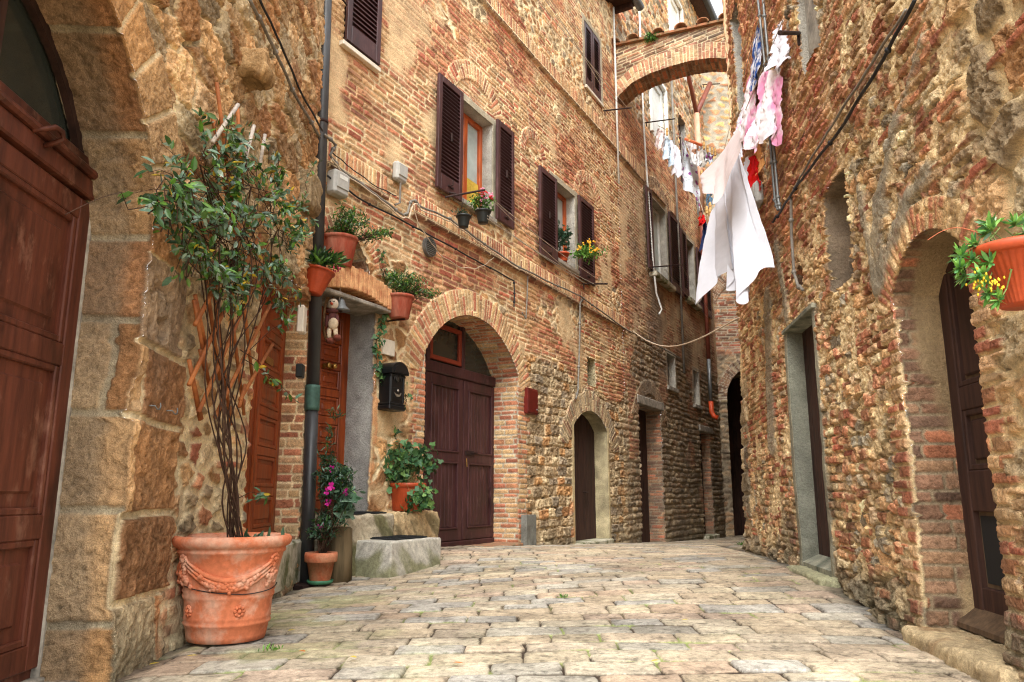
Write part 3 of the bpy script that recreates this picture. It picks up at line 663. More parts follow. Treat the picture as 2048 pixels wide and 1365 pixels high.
reveal('door_surround', FR, R_ARCH, .30, patR, rpR, M_WALL, HR, .008); reveal('door_surround', FR, R_D2, .17, patR, RG, M_WALL, HR, .009)
reveal('window_reveal', FR, R_W, .30, patR, flat_pat((150, 128, 104), .4, 21, .02), M_WALL, HR, .009, True); reveal('wall_niche', FR, R_NI, .18, patR, RBD, M_WALL, HR, .01, True)
reveal('window_reveal', FR, R_TOP, .10, patR, RPL, M_WALL, HR, .012, True); reveal('window_reveal', FR, R_SL, .2, patR, RPL, M_WALL, HR, .02, True)
reveal('passage_vault', FE, E_ARCH, 3.0, patE, patPass, M_WALL, HE, .05)
def back(name, fr, poly, o, mat, parent, m=.03):
    P = np.array(poly); b = MB(fr.w); b.box(P[:, 0].min()-m, P[:, 0].max()+m, o-.03, o, P[:, 1].min()-m, P[:, 1].max()+m); return b.build(name, mat, parent)
back('niche_back', FB, B_NICHE, -.25, M_PLAST, HB); back('niche_back', FB, B_NI, -.22, M_DARK, HB); back('niche_back', FR, R_NI, -.17, M_DARK, HR)
back('blocked_window', FR, R_W, -.285, plain('blocked_window_render', (150, 122, 96), .4, 9, .95, .6, .01, .1, c2=(92, 76, 62)), HR); back('plaster_panel', FR, R_TOP, -.06, M_PLAST, HR); back('window_pane', FR, R_SL, -.17, M_DARK, HR)
back('passage_end', FE, E_ARCH, -2.9, M_DOOROLD, HE)  # dark sheet: the passage's deep shade is put into its colour
for op in (B_T1, B_T2): back('window_back', FB, op, -.11, M_DARK, HB, .0)
# ---------------------------------------------------------------- the street
ctl = []
for fr, px in ((FA, [(241, 1350), (365, 1274), (600, 1168)]), (FB, [(845, 1098), (1038, 1093), (1150, 1089), (1230, 1087), (1330, 1085), (1430, 1077)]), (FR, [(1990, 1345), (1823, 1274), (1660, 1160), (1596, 1133), (1490, 1100)])):
    for p in px: s, z = fr.hit(*p); q = fr.w(s, 0, z); ctl.append(q)
ctl += [np.array(v) for v in ((-1.15, 7.55, .085), (-.70, 8.1, .15), (-1.75, 2.5, .06), (2.0, 2.3, .07), (0, 2.4, .06), (0.2, 4.4, .10), (0.3, 6.5, .15), (.8, 8.6, .17), (6.2, 21.6, -.34), (7.5, 21.5, -.34), (3.1, 10.2, .14), (4.2, 13, .0), (6.5, 18, -.2), (1.2, 10.4, .15))]
CP = np.array(ctl)
def tps_fit(P, lam=.02):
    n = len(P); d = np.hypot(P[:, None, 0]-P[None, :, 0], P[:, None, 1]-P[None, :, 1]); K = np.where(d > 0, d*d*np.log(d+1e-9), 0)+lam*np.eye(n)
    A = np.zeros((n+3, n+3)); A[:n, :n] = K; Q = np.c_[np.ones(n), P[:, :2]]; A[:n, n:] = Q; A[n:, :n] = Q.T
    return np.linalg.solve(A, np.r_[P[:, 2], 0, 0, 0])
TW = tps_fit(CP, .6)
def gz(x, y):
    x = np.asarray(x, float); y = np.asarray(y, float); d2 = (x[..., None]-CP[:, 0])**2+(y[..., None]-CP[:, 1])**2
    return (np.where(d2 > 0, .5*d2*np.log(d2+1e-12), 0)*TW[:-3]).sum(-1)+TW[-3]+TW[-2]*x+TW[-1]*y
def patG(x, y):
    w = .10*(fbm(x*.8, y*.5, 501, 3)-.5)+.03*(vn(x*2.2, y*2.2, 502)-.5)
    sk = .12*x*x*.18-.05*x
    i, e = brick(x+.015*(vn(x*8, y*8, 503)-.5), (y+w+sk)*.6, 504, .198*.6, .345, .25)
    n1 = fbm(x*16, y*16, 505, 5); n2 = fbm(x*4, y*4, 506, 4); n3 = fbm(x*1.2, y*1.2, 507, 3)
    jw = .005+.008*sm(.45, .7, n2); p = sm(jw*.4, jw*.4+.006, e+.012*(n1-.5)+.006*(n2-.5)); i2 = np.mod(i*7.7, 1); i3 = np.mod(i*3.9, 1); i4 = np.mod(i*19.1, 1)
    tx = (i3-.5)*.030; ty = (i4-.5)*.05
    h = -.014*(1-p)+p*(.009*(i2-.5)+.006*(n1-.5)+.008*(n2-.5)-.004*sm(.02, .0, e))+.012*(n3-.5)
    pal = [(202, 178, 150), (202, 186, 152), (198, 178, 144), (206, 192, 162), (200, 174, 142), (190, 182, 162), (202, 182, 148), (194, 178, 150), (206, 186, 154), (182, 176, 162), (200, 182, 150)]
    c = pick(pal, i)*.75*(1+.22*(i2-.5))[:, None]*(1+.8*(n1-.5)+.55*(n2-.5)-.35*sm(.60, .70, fbm(x*45, y*45, 515, 3)))[:, None]
    st_ = sm(.50, .68, fbm(x*.9+3, y*.7, 516, 4)); c = c*(1-.26*st_)[:, None]
    ed = sm(.0, .05, e); c = c*(.80+.20*ed)[:, None]
    j = lin((96, 84, 62))[None]*(.5+1.0*n1)[:, None]; gr = lin((126, 140, 66))[None]*(.5+.9*n1)[:, None]; dk = lin((64, 52, 40))[None]*(.6+.8*n1)[:, None]
    j = mix(j, gr, sm(.50, .62, fbm(x*2.1, y*2.1, 509, 3))); j = mix(j, dk, sm(.42, .54, fbm(x*3.3+7, y*3.3, 510, 3)))
    c = mix(j, c, sm(.15, .75, p))
    # moss and dirt near the walls
    lt = sm(.2, -1.6, x)*sm(9, 5, y); c = mix(c, lin((150, 154, 100))[None]*(.6+.7*n1)[:, None], .6*lt*sm(.48, .64, fbm(x*2.6, y*2.6, 511, 4)))
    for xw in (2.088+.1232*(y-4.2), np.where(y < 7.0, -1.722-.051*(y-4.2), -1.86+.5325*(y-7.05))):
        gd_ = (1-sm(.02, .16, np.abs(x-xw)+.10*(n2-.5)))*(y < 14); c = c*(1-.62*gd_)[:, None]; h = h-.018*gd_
    fill = .8*sm(.56, .68, fbm(x*2.0, y*1.6, 512, 4)); h = h*(1-.5*fill*(1-p)); 
    return h, c
ya = axis([(2.0, 2.9, .02), (2.9, 6.0, .0066), (6.0, 9.0, .008, .012), (9.0, 24.5, .015, .05)]); nx = 720
xl = np.where(ya < 7.0, -1.722-.051*(ya-4.2)-.25, -1.86+.5325*(ya-7.05)-.35); xr = np.where(ya < 8.9, 2.088+.1232*(ya-4.2)+.45, np.maximum(2.66+.45, 2.8+.37*(ya-9.02)+.4))
u = np.linspace(0, 1, nx); X = xl[:, None]+(xr-xl)[:, None]*u[None]; Y = np.repeat(ya[:, None], nx, 1)
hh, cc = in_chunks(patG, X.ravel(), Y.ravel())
Zg = np.concatenate([gz(X.ravel()[k:k+200000], Y.ravel()[k:k+200000]) for k in range(0, X.size, 200000)])
idx = np.arange(len(ya)*nx).reshape(len(ya), nx); Q = np.stack([idx[:-1, :-1].ravel(), idx[:-1, 1:].ravel(), idx[1:, 1:].ravel(), idx[1:, :-1].ravel()], 1)
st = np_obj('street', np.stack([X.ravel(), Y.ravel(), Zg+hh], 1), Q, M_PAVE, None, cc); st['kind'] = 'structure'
b = MB(); b.box(-60, 60, -60, 60, -1.6, -1.3); gd = b.build('ground', plain('paved_ground', (190, 168, 134), .3, .8, .95, 0), None, org=(0, 0, -1.3)); gd['kind'] = 'structure'
b = MB(); b.add([(-14, -14, -.02), (14, -14, -.02), (14, 2.06, .03), (-14, 2.06, .03)], [(0, 1, 2, 3)]); sq = b.build('pavement', plain('square_paving', (190, 166, 132), .3, 3, .95, .2), None, org=(0, -6, 0)); sq['kind'] = 'structure'

# ---------------------------------------------------------------- doors
def panel(b, s0, s1, z0, z1, o, rise=.0, fr=.035, rec=.016, field=.07):
    """a moulded frame round a recessed panel with a raised field"""
    for (a0, a1, c0, c1) in ((s0, s0+fr, z0, z1), (s1-fr, s1, z0, z1), (s0+fr, s1-fr, z0, z0+fr), (s0+fr, s1-fr, z1-fr, z1)): b.box(a0, a1, o-rec, o+.012, c0, c1, .006)
    if field: b.box(s0+field, s1-field, o-rec, o+.002, z0+field, z1-field, .012)
# big arched door in the left foreground
o = -.30; D = MB(FA.w); D.box(-2.7, -.80, o-.05, o-.012, .02, 2.16); dA = D.build('arched_door', M_DOORRED, HA)
b = MB(FA.w)
for s0 in (-.92, -1.74, -1.86, -2.7): b.box(s0, s0+.11, o-.02, o+.012, .1, 2.13, .005)
for z0, z1 in ((.10, .20), (.62, .72), (1.35, 1.45), (2.03, 2.13)):
    b.box(-1.745, -.905, o-.02, o+.010, z0, z1, .005); b.box(-2.6, -1.85, o-.02, o+.010, z0, z1, .005)
for z0, z1 in ((.20, .62), (.72, 1.35), (1.45, 2.03)): panel(b, -1.63, -.925, z0, z1, o-.004, fr=.03, rec=.02, field=.085); panel(b, -2.59, -1.87, z0, z1, o-.004, fr=.03, rec=.02, field=.085)
b.build('door_panels', M_DOORRED, dA)
b = MB(FA.w); b.box(-2.7, -.8, o-.03, o+.03, 2.145, 2.235, .008); b.box(-2.7, -.8, o-.03, o+.055, 2.235, 2.275, .012); b.box(-2.7, -.8, o-.03, o+.02, 2.275, 2.335, .01); b.build('transom', M_DOORRED, dA)
b = MB(FA.w); b.box(-1.72, -1.60, o-.04, o+.02, 2.33, 2.9, .006)
pts = [(-1.76+.925*math.sin(t), o-.01, 1.9+.925*math.cos(t)) for t in np.linspace(-1.1, 1.12, 40)]
for p, q in zip(pts[:-1], pts[1:]):
    n0 = np.array([p[0]+1.76, 0, p[2]-1.9]); n0 /= np.linalg.norm(n0); n1_ = np.array([q[0]+1.76, 0, q[2]-1.9]); n1_ /= np.linalg.norm(n1_); vs = []
    for base, nn in ((np.array(p), n0), (np.array(q), n1_)):
        for dr, do in ((.03, -.02), (.03, .012), (-.018, .012), (-.018, -.02)): vs.append(tuple(base+nn*dr+np.array([0, do, 0])))
    b.add(vs, [(0, 1, 5, 4), (1, 2, 6, 5), (2, 3, 7, 6), (3, 0, 4, 7)])
b.build('fanlight_frame', M_DOOROLD, dA)
b = MB(FA.w); b.prism(arch_poly(-2.72, -.80, 2.2, .96, 1.9, 24), o-.06, o-.045); b.build('fanlight_glass', M_GLASS, dA)
b = MB(FA.w); ps = [FA.inv(FA.P(x, y, o+.09)) for x, y in ((95, 262), (112, 255), (124, 264), (127, 280), (118, 294))]; b.tube([(p[0], o+.09 if 0 < k < 4 else o+.03, p[2]) for k, p in enumerate(ps)], [.010, .012, .013, .012, .010], 10); b.build('handle', M_DOORRED, dA, smooth=True)
b = MB(FA.w); b.box(-2.7, -.80, o-.05, o+.04, -.15, .06, .01); b.build('threshold', M_PLAST, HA)
b = MB(FA.w); b.box(-.832, -.80, o-.02, o+.02, .0, 2.2, .008); b.build('door_jamb', M_PLAST, dA)
# chestnut door behind the climber
o = -.23; D = MB(FA.w); D.box(1.0, 2.68, o-.05, o-.01, .4, 2.56); d2 = D.build('panelled_door', M_DOORORG, HA); b = MB(FA.w)
for s0, s1 in ((1.02, 1.80), (1.86, 2.64)):
    for u, v in ((s0, s0+.09), (s1-.09, s1)): b.box(u, v, o-.02, o+.012, .42, 2.5, .005)
    zz = np.linspace(.50, 2.46, 7)
    for k in range(6):
        b.box(s0+.09, s1-.09, o-.02, o+.011, zz[k]-.035, zz[k]+.035, .005); panel(b, s0+.10, s1-.10, zz[k]+.04, zz[k+1]-.04, o-.002, fr=.03, rec=.02, field=.06)
b.build('door_panels', M_DOORORG, d2); b = MB(FA.w); b.box(1.8, 1.86, o-.02, o+.03, .42, 2.5, .01); b.box(1.0, 2.68, o-.02, o+.02, .40, .50, .01); b.build('door_frame', M_DOORORG, d2)
b = MB(FA.w); b.ball(tuple(FA.inv(FA.P(548, 765, o+.07))), (.035, .035, .035)); b.tube([(FA.hit(548, 765, o+.07)[0], o, FA.hit(548, 765, o+.07)[1]), (FA.hit(548, 765, o+.07)[0], o+.06, FA.hit(548, 765, o+.07)[1])], .014); b.build('door_knob', M_BRASS, d2, smooth=True)
b = MB(FA.w); s_, z_ = FA.hit(540, 722, o+.015); b.box(s_-.11, s_+.11, o+.005, o+.018, z_-.03, z_+.03, .006); b.build('letter_slot', M_BRASS, d2)
b = MB(FA.w); b.box(.98, 2.74, -.25, .02, .05, .42, .02); b.build('doorstep', M_CONC, HA)
# house door in the recess by the drainpipe
o = -.37; D = MB(FB.w); D.box(-.05, .95, o-.05, o-.012, .55, 2.78); d3 = D.build('panelled_door', M_DOORORG, HB); b = MB(FB.w)
for u, v in ((-.03, .10), (.40, .48), (.79, .91)): b.box(u, v, o-.02, o+.012, .62, 2.74, .005)
zz = np.linspace(.70, 2.68, 8)
for k in range(8): b.box(-.03, .91, o-.02, o+.010, zz[k]-.04, zz[k]+.04, .005)
for k in range(7):
    for u, v in ((.105, .395), (.485, .785)): panel(b, u, v, zz[k]+.045, zz[k+1]-.045, o-.002, fr=.028, rec=.02, field=.06)
b.build('door_panels', M_DOORORG, d3)
for x, y in ((656, 731), (668, 733)):
    s_, z_ = FB.hit(x, y, o+.06); b = MB(FB.w); b.ball((s_, o+.065, z_), .032); b.tube([(s_, o, z_), (s_, o+.05, z_)], [.035, .012], 12); b.build('door_knob', M_BRASS, d3, smooth=True)
b = MB(FB.w); b.box(-.03, .92, o-.05, -.02, .5, .62, .015); b.build('doorstep', M_CONC, HB)
# projecting brick lintel above it
b = MB(FB.w); n = 16
for k in range(n):
    s0 = -.12+1.08*k/n; zt = 2.93+.09*math.sin(pi*(k+.5)/n); b.box(s0+.004, s0+1.08/n-.004, -.1, .15+.01*random.random(), zt-.22, zt+.02*random.random(), .008)
b.build('lintel', plain('lintel_brick', (216, 170, 122), .4, 11, .92, .5, .006, .15, c2=(186, 122, 84)), HB)
b = MB(FB.w); b.box(-.13, .975, -.3, .14, 2.69, 2.735, .01); b.build('lintel_soffit', M_PLAST, HB)
# plum brown double door under the brick arch
o = -.41; zb = .17; D = MB(FB.w); D.box(1.75, 4.25, o-.06, o-.015, zb, 2.36); d4 = D.build('double_door', M_DOORDK, HB); b = MB(FB.w)
def leafb(s0, s1):
    for u, v in ((s0, s0+.11), (s1-.11, s1)): b.box(u, v, o-.03, o+.008, zb+.06, 2.32, .004)
    for z0, z1 in ((zb+.06, zb+.2), (1.22, 1.34), (2.2, 2.32)): b.box(s0+.11, s1-.11, o-.03, o+.007, z0, z1, .004)
    for z0, z1 in ((zb+.2, 1.22), (1.34, 2.2)):
        for (a0, a1, c0, c1) in ((s0+.11, s0+.135, z0, z1), (s1-.135, s1-.11, z0, z1), (s0+.11, s1-.11, z0, z0+.025), (s0+.11, s1-.11, z1-.025, z1)): b.box(a0, a1, o-.03, o+.022, c0, c1, .008)
        nb = 7; w = (s1-s0-.27)/nb
        for k in range(nb): b.box(s0+.135+k*w+.002, s0+.135+(k+1)*w-.002, o-.03, o-.006, z0+.025, z1-.025, .005)
leafb(1.80, 2.42); leafb(2.44, 3.32); leafb(3.34, 4.20)
b.build('door_panels', M_DOORDK, d4)
b = MB(FB.w); b.box(1.75, 4.25, o-.05, o+.03, 2.33, 2.47, .012); b.build('transom', M_DOORDK, d4); b = MB(FB.w); b.box(1.75, 4.25, o-.05, o+.02, zb-.05, zb+.05, .01); b.build('bottom_rail', M_DOORDK, d4)
b = MB(FB.w); b.prism(arch_poly(1.75, 4.25, 2.40, 1.44, 1.66, 24), o-.05, o-.035); b.build('fanlight_glass', M_GLASS, d4)
b = MB(FB.w)
for s0 in (2.44, 3.28): b.box(s0, s0+.07, o-.04, o+.012, 2.47, 3.1, .005)
b.build('fanlight_frame', M_DOORDK, d4)
b = MB(FB.w)
for a in ((2.52, 3.27, 2.50, 2.56), (2.52, 3.27, 2.93, 2.99), (2.52, 2.58, 2.56, 2.93), (3.21, 3.27, 2.56, 2.93)): b.box(a[0], a[1], o-.03, o+.006, a[2], a[3], .005)
b.build('fanlight_casement', plain('peeling_red_paint', (128, 52, 32), .4, 20, .6, .2, .003, .3, c2=(170, 130, 100), thr=(.28, .36)), d4)
s_, z_ = FB.hit(945, 907, o+.03); b = MB(FB.w); b.box(s_-.16, s_+.06, o+.01, o+.025, z_-.03, z_+.03, .006); b.tube([(s_-.02, o+.02, z_), (s_-.02, o+.06, z_), (s_+.08, o+.06, z_)], .009); b.build('handle', M_IRON, d4)
s_, z_ = FB.hit(933, 925, o+.02); b = MB(FB.w); b.tube([(s_, o+.02, z_+.05), (s_, o+.03, z_-.06)], .006); b.build('key', M_BRASS, d4)
b = MB(FB.w)
for k in range(18): b.box(1.70+k*.14, 1.70+k*.14+.132, -.5, .03+.02*random.random(), -.2, .15+.012*random.random(), .012)
b.build('threshold', plain('threshold_brick', (156, 108, 82), .4, 9, .92, .4, .006, .1, c2=(128, 112, 88)), HB)
# small arched door, and the two deep doorways beyond
def plank_door(fr, s0, s1, z0, z1, o, mat, parent, n, name='plank_door'):
    b = MB(fr.w); w = (s1-s0)/n
    for k in range(n): b.box(s0+k*w+.002, s0+(k+1)*w-.002, o-.04, o+.004*random.random(), z0, z1, .005)
    return b.build(name, mat, parent)
pd = plank_door(FB, 6.05, 7.7, -.05, 2.3, -.26, M_DOOROLD, HB, 12); b = MB(FB.w); s_, z_ = FB.hit(1168, 985, -.24); b.tube([(s_, -.26, z_), (s_, -.20, z_), (s_+.1, -.20, z_)], .012); b.build('latch', M_IRON, pd)
b = MB(FB.w); b.box(6.05, 7.7, -.7, .05, -.3, .05, .02); b.build('threshold', M_CONC, HB)
plank_door(FB, 9.35, 11.0, -.2, 2.7, -.36, M_DOOROLD, HF, 9); plank_door(FB, 14.2, 15.4, -.4, 2.5, -.26, M_DOOROLD, HF, 8)
for a in ((9.3, 11.1, 2.62, 2.80), (14.2, 15.5, 2.42, 2.58)): b = MB(FB.w); b.box(a[0], a[1], -.85, .03, a[2], a[3], .015); b.build('lintel', M_PLAST, HF)
b = MB(FB.w); b.box(14.2, 15.4, -.7, .1, -.6, -.2, .02); b.build('doorstep', M_CONC, HF)
# doors of the right-hand house
o = -.25; D = MB(FR.w); D.box(-1.1, -.15, o-.05, o-.02, .16, 2.1); d5 = D.build('arched_door', M_DOORGRY, HR); b = MB(FR.w)
for u, v in ((-.30, -.19), (-.70, -.60), (-1.06, -.97)): b.box(u, v, o-.03, o+.012, .2, 2.08, .006)
for z0, z1 in ((.2, .36), (.72, .92), (1.22, 1.34), (1.95, 2.08)): b.box(-.97, -.3, o-.03, o+.009, z0, z1, .006)
for z0, z1 in ((.92, 1.22), (1.34, 1.95)): panel(b, -.60, -.30, z0, z1, o-.006, fr=.03, rec=.02, field=.05); panel(b, -.97, -.70, z0, z1, o-.006, fr=.03, rec=.02, field=.05)
b.build('door_panels', M_DOOROLD, d5); b = MB(FR.w); b.box(-.58, -.32, o-.02, o-.015, .38, .70); b.build('cat_hatch', M_DARK, d5)
b = MB(FR.w); b.add([(-1.06, o, .26), (-.2, o, .26), (-1.06, o+.10, .185), (-.2, o+.10, .185), (-1.06, o, .16), (-.2, o, .16), (-1.06, o+.10, .16), (-.2, o+.10, .16)], [(0, 1, 3, 2), (2, 3, 7, 6), (0, 2, 6, 4), (1, 3, 7, 5)]); b.build('weather_board', M_DOORGRY, d5)
D = plank_door(FR, 1.34, 2.26, .26, 2.25, -.135, M_DOOROLD, HR, 6); b = MB(FR.w); b.add([(1.38, -.13, .33), (2.22, -.13, .33), (1.38, .0, .27), (2.22, .0, .27), (1.38, -.13, .2), (2.22, -.13, .2), (1.38, .0, .2), (2.22, .0, .2)], [(0, 1, 3, 2), (2, 3, 7, 6), (0, 2, 6, 4), (1, 3, 7, 5)]); b.build('weather_board', M_PLASTG, D)
b = MB(FR.w); b.box(1.30, 2.30, -.17, .02, 2.165, 2.20, .006); b.build('lintel', M_PLASTG, HR)
def rough_block(name, fr, s0, s1, o0, o1, z0, z1, mat, parent, colr, amp=.02, res=.012, seed=3, org=None, rnd=.03):
    """a worn stone block: rounded box with noise"""
    dims = [s1-s0, o1-o0, z1-z0]; n = [max(4, int(d/res)) for d in dims]; V = []; Qs = []; base = 0
    for ax in range(3):
        u, w = [k for k in range(3) if k != ax]
        for side in (0, 1):
            gu, gw = np.meshgrid(np.linspace(0, 1, n[u]+1), np.linspace(0, 1, n[w]+1), indexing='ij'); p = np.zeros(gu.shape+(3,)); p[..., u] = gu*dims[u]; p[..., w] = gw*dims[w]; p[..., ax] = side*dims[ax]
            V.append(p.reshape(-1, 3)); ii = np.arange(gu.size).reshape(gu.shape)+base; Qs.append(np.stack([ii[:-1, :-1].ravel(), ii[1:, :-1].ravel(), ii[1:, 1:].ravel(), ii[:-1, 1:].ravel()], 1)); base += gu.size
    V = np.concatenate(V); Q = np.concatenate(Qs); d = np.array(dims); q = np.clip(V, rnd, d-rnd); dv = V-q; L = np.linalg.norm(dv, axis=1); nrm = np.where(L[:, None] > 1e-6, dv/np.maximum(L, 1e-6)[:, None], 0)
    V = np.where(L[:, None] > 1e-6, q+nrm*np.minimum(L, rnd)[:, None], V)
    def n3(f, sd): return fbm(V[:, 0]*f+V[:, 2]*f*.7, V[:, 1]*f-V[:, 2]*f*.7, sd, 4)
    a = n3(9, seed); c_ = n3(28, seed+1); V = V+nrm*(amp*2*(a-.5)+amp*.8*(c_-.5))[:, None]
    c0 = lin(colr[0])[None]*(.6+.8*c_)[:, None]; c0 = mix(c0, lin(colr[1])[None]*(.6+.8*c_)[:, None], sm(.42, .60, n3(3.5, seed+4)-.25*(V[:, 2]/d[2]-.5)))
    W = fr.warr(V[:, 0]+s0, V[:, 1]+o0, V[:, 2]+z0); return np_obj(name, W, Q, mat, parent, c0, org=org if parent is None else None)
rough_block('doorstep', FR, -1.16, -.13, -.28, .10, -.1, .15, M_WALL, HR, [(184, 158, 116), (150, 112, 70)], .014, .009, 5, rnd=.035)
rough_block('doorstep', FR, 1.30, 2.32, -.2, .12, -.05, .235, M_WALL, HR, [(150, 146, 112), (130, 120, 84)], .012, .012, 6)

# ---------------------------------------------------------------- windows and shutters
def shutter(fr, s0, s1, z0, z1, o, parent, mat=None, t=.04, slats=24, hinge=None):
    b = MB(fr.w); f = .075
    b.box(s0, s0+f, o, o+t, z0, z1, .004); b.box(s1-f, s1, o, o+t, z0, z1, .004)
    b.box(s0+f, s1-f, o, o+t, z1-.09, z1, .004); b.box(s0+f, s1-f, o, o+t, z0, z0+.20, .004); b.box(s0+f, s1-f, o, o+.006, z0+.2, z1-.09)
    n = slats; h = (z1-z0-.29)/n
    for k in range(n):
        zc = z0+.2+h*(k+.5); vs = []
        for s in (s0+f, s1-f):
            vs += [(s, o+.004, zc+h*.40), (s, o+t-.004, zc-h*.42), (s, o+t-.004, zc-h*.42-.007), (s, o+.004, zc+h*.40-.007)]
        b.add(vs, [(0, 1, 5, 4), (1, 2, 6, 5), (2, 3, 7, 6), (3, 0, 4, 7)])
    sh = b.build('shutter', mat or M_SHUT, parent)
    if hinge:
        b = MB(fr.w); sx = (s0+s1)/2; b.tube([(sx-.02, o+t, z0+.10), (sx-.02, o+t+.05, z0+.10), (sx-.02, o+t+.05, z0+.17)], .008, 6); b.box(sx-.06, sx+.06, o+t, o+t+.012, z0+.085, z0+.105); b.build('shutter_catch', M_IRON, sh); b = MB(fr.w); b.box(sx-.015, sx+.015, o+t, o+t+.02, (z0+z1)/2-.06, (z0+z1)/2+.06, .004); b.build('shutter_latch', M_IRON, sh)
    return sh
def window(fr, s0, s1, z0, z1, parent, o=-.2, mat=None, pane=None, mull=True, sill=True, f=.07):
    b = MB(fr.w); mat = mat or M_WINWOOD
    b.box(s0, s0+f, o-.03, o+.04, z0, z1, .006); b.box(s1-f, s1, o-.03, o+.04, z0, z1, .006); b.box(s0+f, s1-f, o-.03, o+.04, z1-f, z1, .006); b.box(s0+f, s1-f, o-.03, o+.04, z0, z0+f, .006)
    if mull: b.box((s0+s1)/2-.05, (s0+s1)/2+.05, o-.02, o+.05, z0+f, z1-f, .006)
    w = b.build('window', mat, parent)
    b = MB(fr.w); b.box(s0+f*.5, s1-f*.5, o-.02, o-.005, z0+f*.5, z1-f*.5); b.build('pane', pane or M_GLASSW, w)
    if sill: b = MB(fr.w); b.box(s0-.04, s1+.04, o+.03, .07, z0-.06, z0+.012, .008); b.build('sill', M_PLAST, w)
    return w
W1 = window(FB, 2.42, 3.36, 4.54, 5.97, HB); W2 = window(FB, 5.37, 6.30, 4.57, 5.94, HB)
b = MB(FB.w); b.box(2.5, 3.25, -.17, -.16, 4.6, 5.05); b.build('yellow_curtain', plain('yellow_curtain', (206, 172, 70), .3, 14, .8, .2, .004, .2), W1)
shutter(FB, 1.87, 2.44, 4.47, 5.99, .05, HB, hinge=True); shutter(FB, 3.37, 3.87, 4.55, 6.06, .05, HB, hinge=True)
shutter(FB, 4.74, 5.38, 4.44, 5.9, .05, HB, hinge=True); shutter(FB, 6.32, 6.98, 4.47, 5.98, .05, HB, hinge=True)
shutter(FB, .16, .72, 5.47, 6.6, .03, HB, slats=15); b = MB(FB.w); b.box(.12, .75, -.1, .06, 5.40, 5.455, .006); b.build('window_sill', M_MARB, HB)
b = MB(FB.w); b.tube([(.14, .06, 5.86), (-.05, .12, 5.84)], .01); b.build('shutter_stay', M_IRON, HB)
for s0, s1 in ((6.92, 7.31), (7.33, 7.72)): shutter(FB, s0, s1, 8.42, 9.78, -.03, HB, slats=18)
b = MB(FB.w); b.box(6.86, 7.76, -.1, .05, 8.34, 8.40, .006); b.build('window_sill', M_MARB, HB)
window(FB, 10.62, 11.95, 5.78, 7.57, HF, mat=M_WHITE); window(FB, 13.5, 14.5, 5.84, 7.5, HF, mat=M_SHUT, pane=M_GLASS)
shutter(FB, 10.22, 10.62, 5.7, 7.62, .05, HF, slats=26); shutter(FB, 11.97, 12.95, 5.65, 7.6, .05, HF, slats=26); shutter(FB, 13.0, 13.48, 5.75, 7.5, .05, HF, slats=24); shutter(FB, 14.55, 15.9, 5.7, 7.45, .05, HF, slats=24)
b = MB(FB.w); b.box(10.5, 12.05, -.1, .16, 5.58, 5.7, .02); b.build('window_sill', M_CONC, HF); b = MB(FB.w); b.box(13.4, 14.6, -.1, .14, 5.66, 5.78, .02); b.build('window_sill', M_CONC, HF)
for op in (B_W5, B_W6):
    w = window(FB, op[0][0], op[2][0], op[0][1], op[1][1], HF, o=-.2, mat=M_DOOROLD, pane=M_DARK, mull=False, sill=False)
    b = MB(FB.w); b.box(op[0][0]-.1, op[2][0]+.1, -.1, .05, op[0][1]-.1, op[0][1]-.01, .008); b.build('sill', M_PLAST, w)
for op, mt in ((B_WH, M_WHITE), (B_WU, M_WHITE), (B_WD, M_DOOROLD), (B_WV, M_DOOROLD)):
    a0, a1, c0, c1 = op[0][0], op[2][0], op[0][1], op[1][1]
    w = window(FB, a0, a1, c0, c1, HF, o=-.08 if mt is M_WHITE else -.2, mat=mt, pane=M_WHITE if mt is M_WHITE else M_DARK, mull=False, sill=False, f=.16)
    if mt is M_WHITE:
        b = MB(FB.w)
        for (u, v, p, q) in ((a0-.12, a0, c0-.05, c1+.05), (a1, a1+.12, c0-.05, c1+.05), (a0, a1, c1, c1+.1)): b.box(u, v, -.02, .06, p, q, .01)
        b.build('window_surround', M_WHITE, w)
# eaves, gutters and the near house's pipe
b = MB(FB.w); b.box(-.4, 8.85, -.4, .42, 11.15, 11.24, .01)
for k in range(20): b.box(.1+k*.45, .2+k*.45, -.3, .40, 11.03, 11.15, .008)
b.build('eaves', M_DOOROLD, HB); b = MB(FB.w); b.tube([(-.4, .48, 11.2), (9.0, .48, 11.2)], .09, 12); b.build('gutter', M_PIPE, HB, smooth=True)
b = MB(FB.w); b.box(8.9, 18.5, -.4, .35, 15.75, 15.85, .01); b.build('eaves', M_DOOROLD, HF); b = MB(FB.w); b.tube([(8.8, .42, 15.78), (18.8, .42, 15.78)], .1, 12); b.build('gutter', M_PIPE, HF, smooth=True)
p0 = FB.P(612, 1165, .13); g0 = float(gz(p0[0], p0[1])); sP = FB.inv(p0)[0]
p1 = FB.P(652, 0, .12); dp = root('drainpipe', 'dark grey drainpipe running the full height beside the recessed house door', 'drainpipe', (p0[0], p0[1], g0))
d = (p1-p0)/(p1[2]-p0[2]); q = lambda z: tuple(p0+d*(z-p0[2]))
b = MB(); b.tube([q(g0-.02), q(1.55)], .058, 20); b.tube([q(1.78), q(8.2)], .058, 20); b.build('pipe', M_PIPE, dp, smooth=True)
b = MB(); b.tube([q(1.55), q(1.58), q(1.75), q(1.78)], [.066, .068, .068, .066], 20); b.build('copper_collar', M_VERD, dp, smooth=True)
for z in (2.9, 4.35, 6.1):
    b = MB(); b.tube([q(z-.015), q(z+.015)], .064, 20); b.build('bracket', M_IRON, dp, smooth=True)
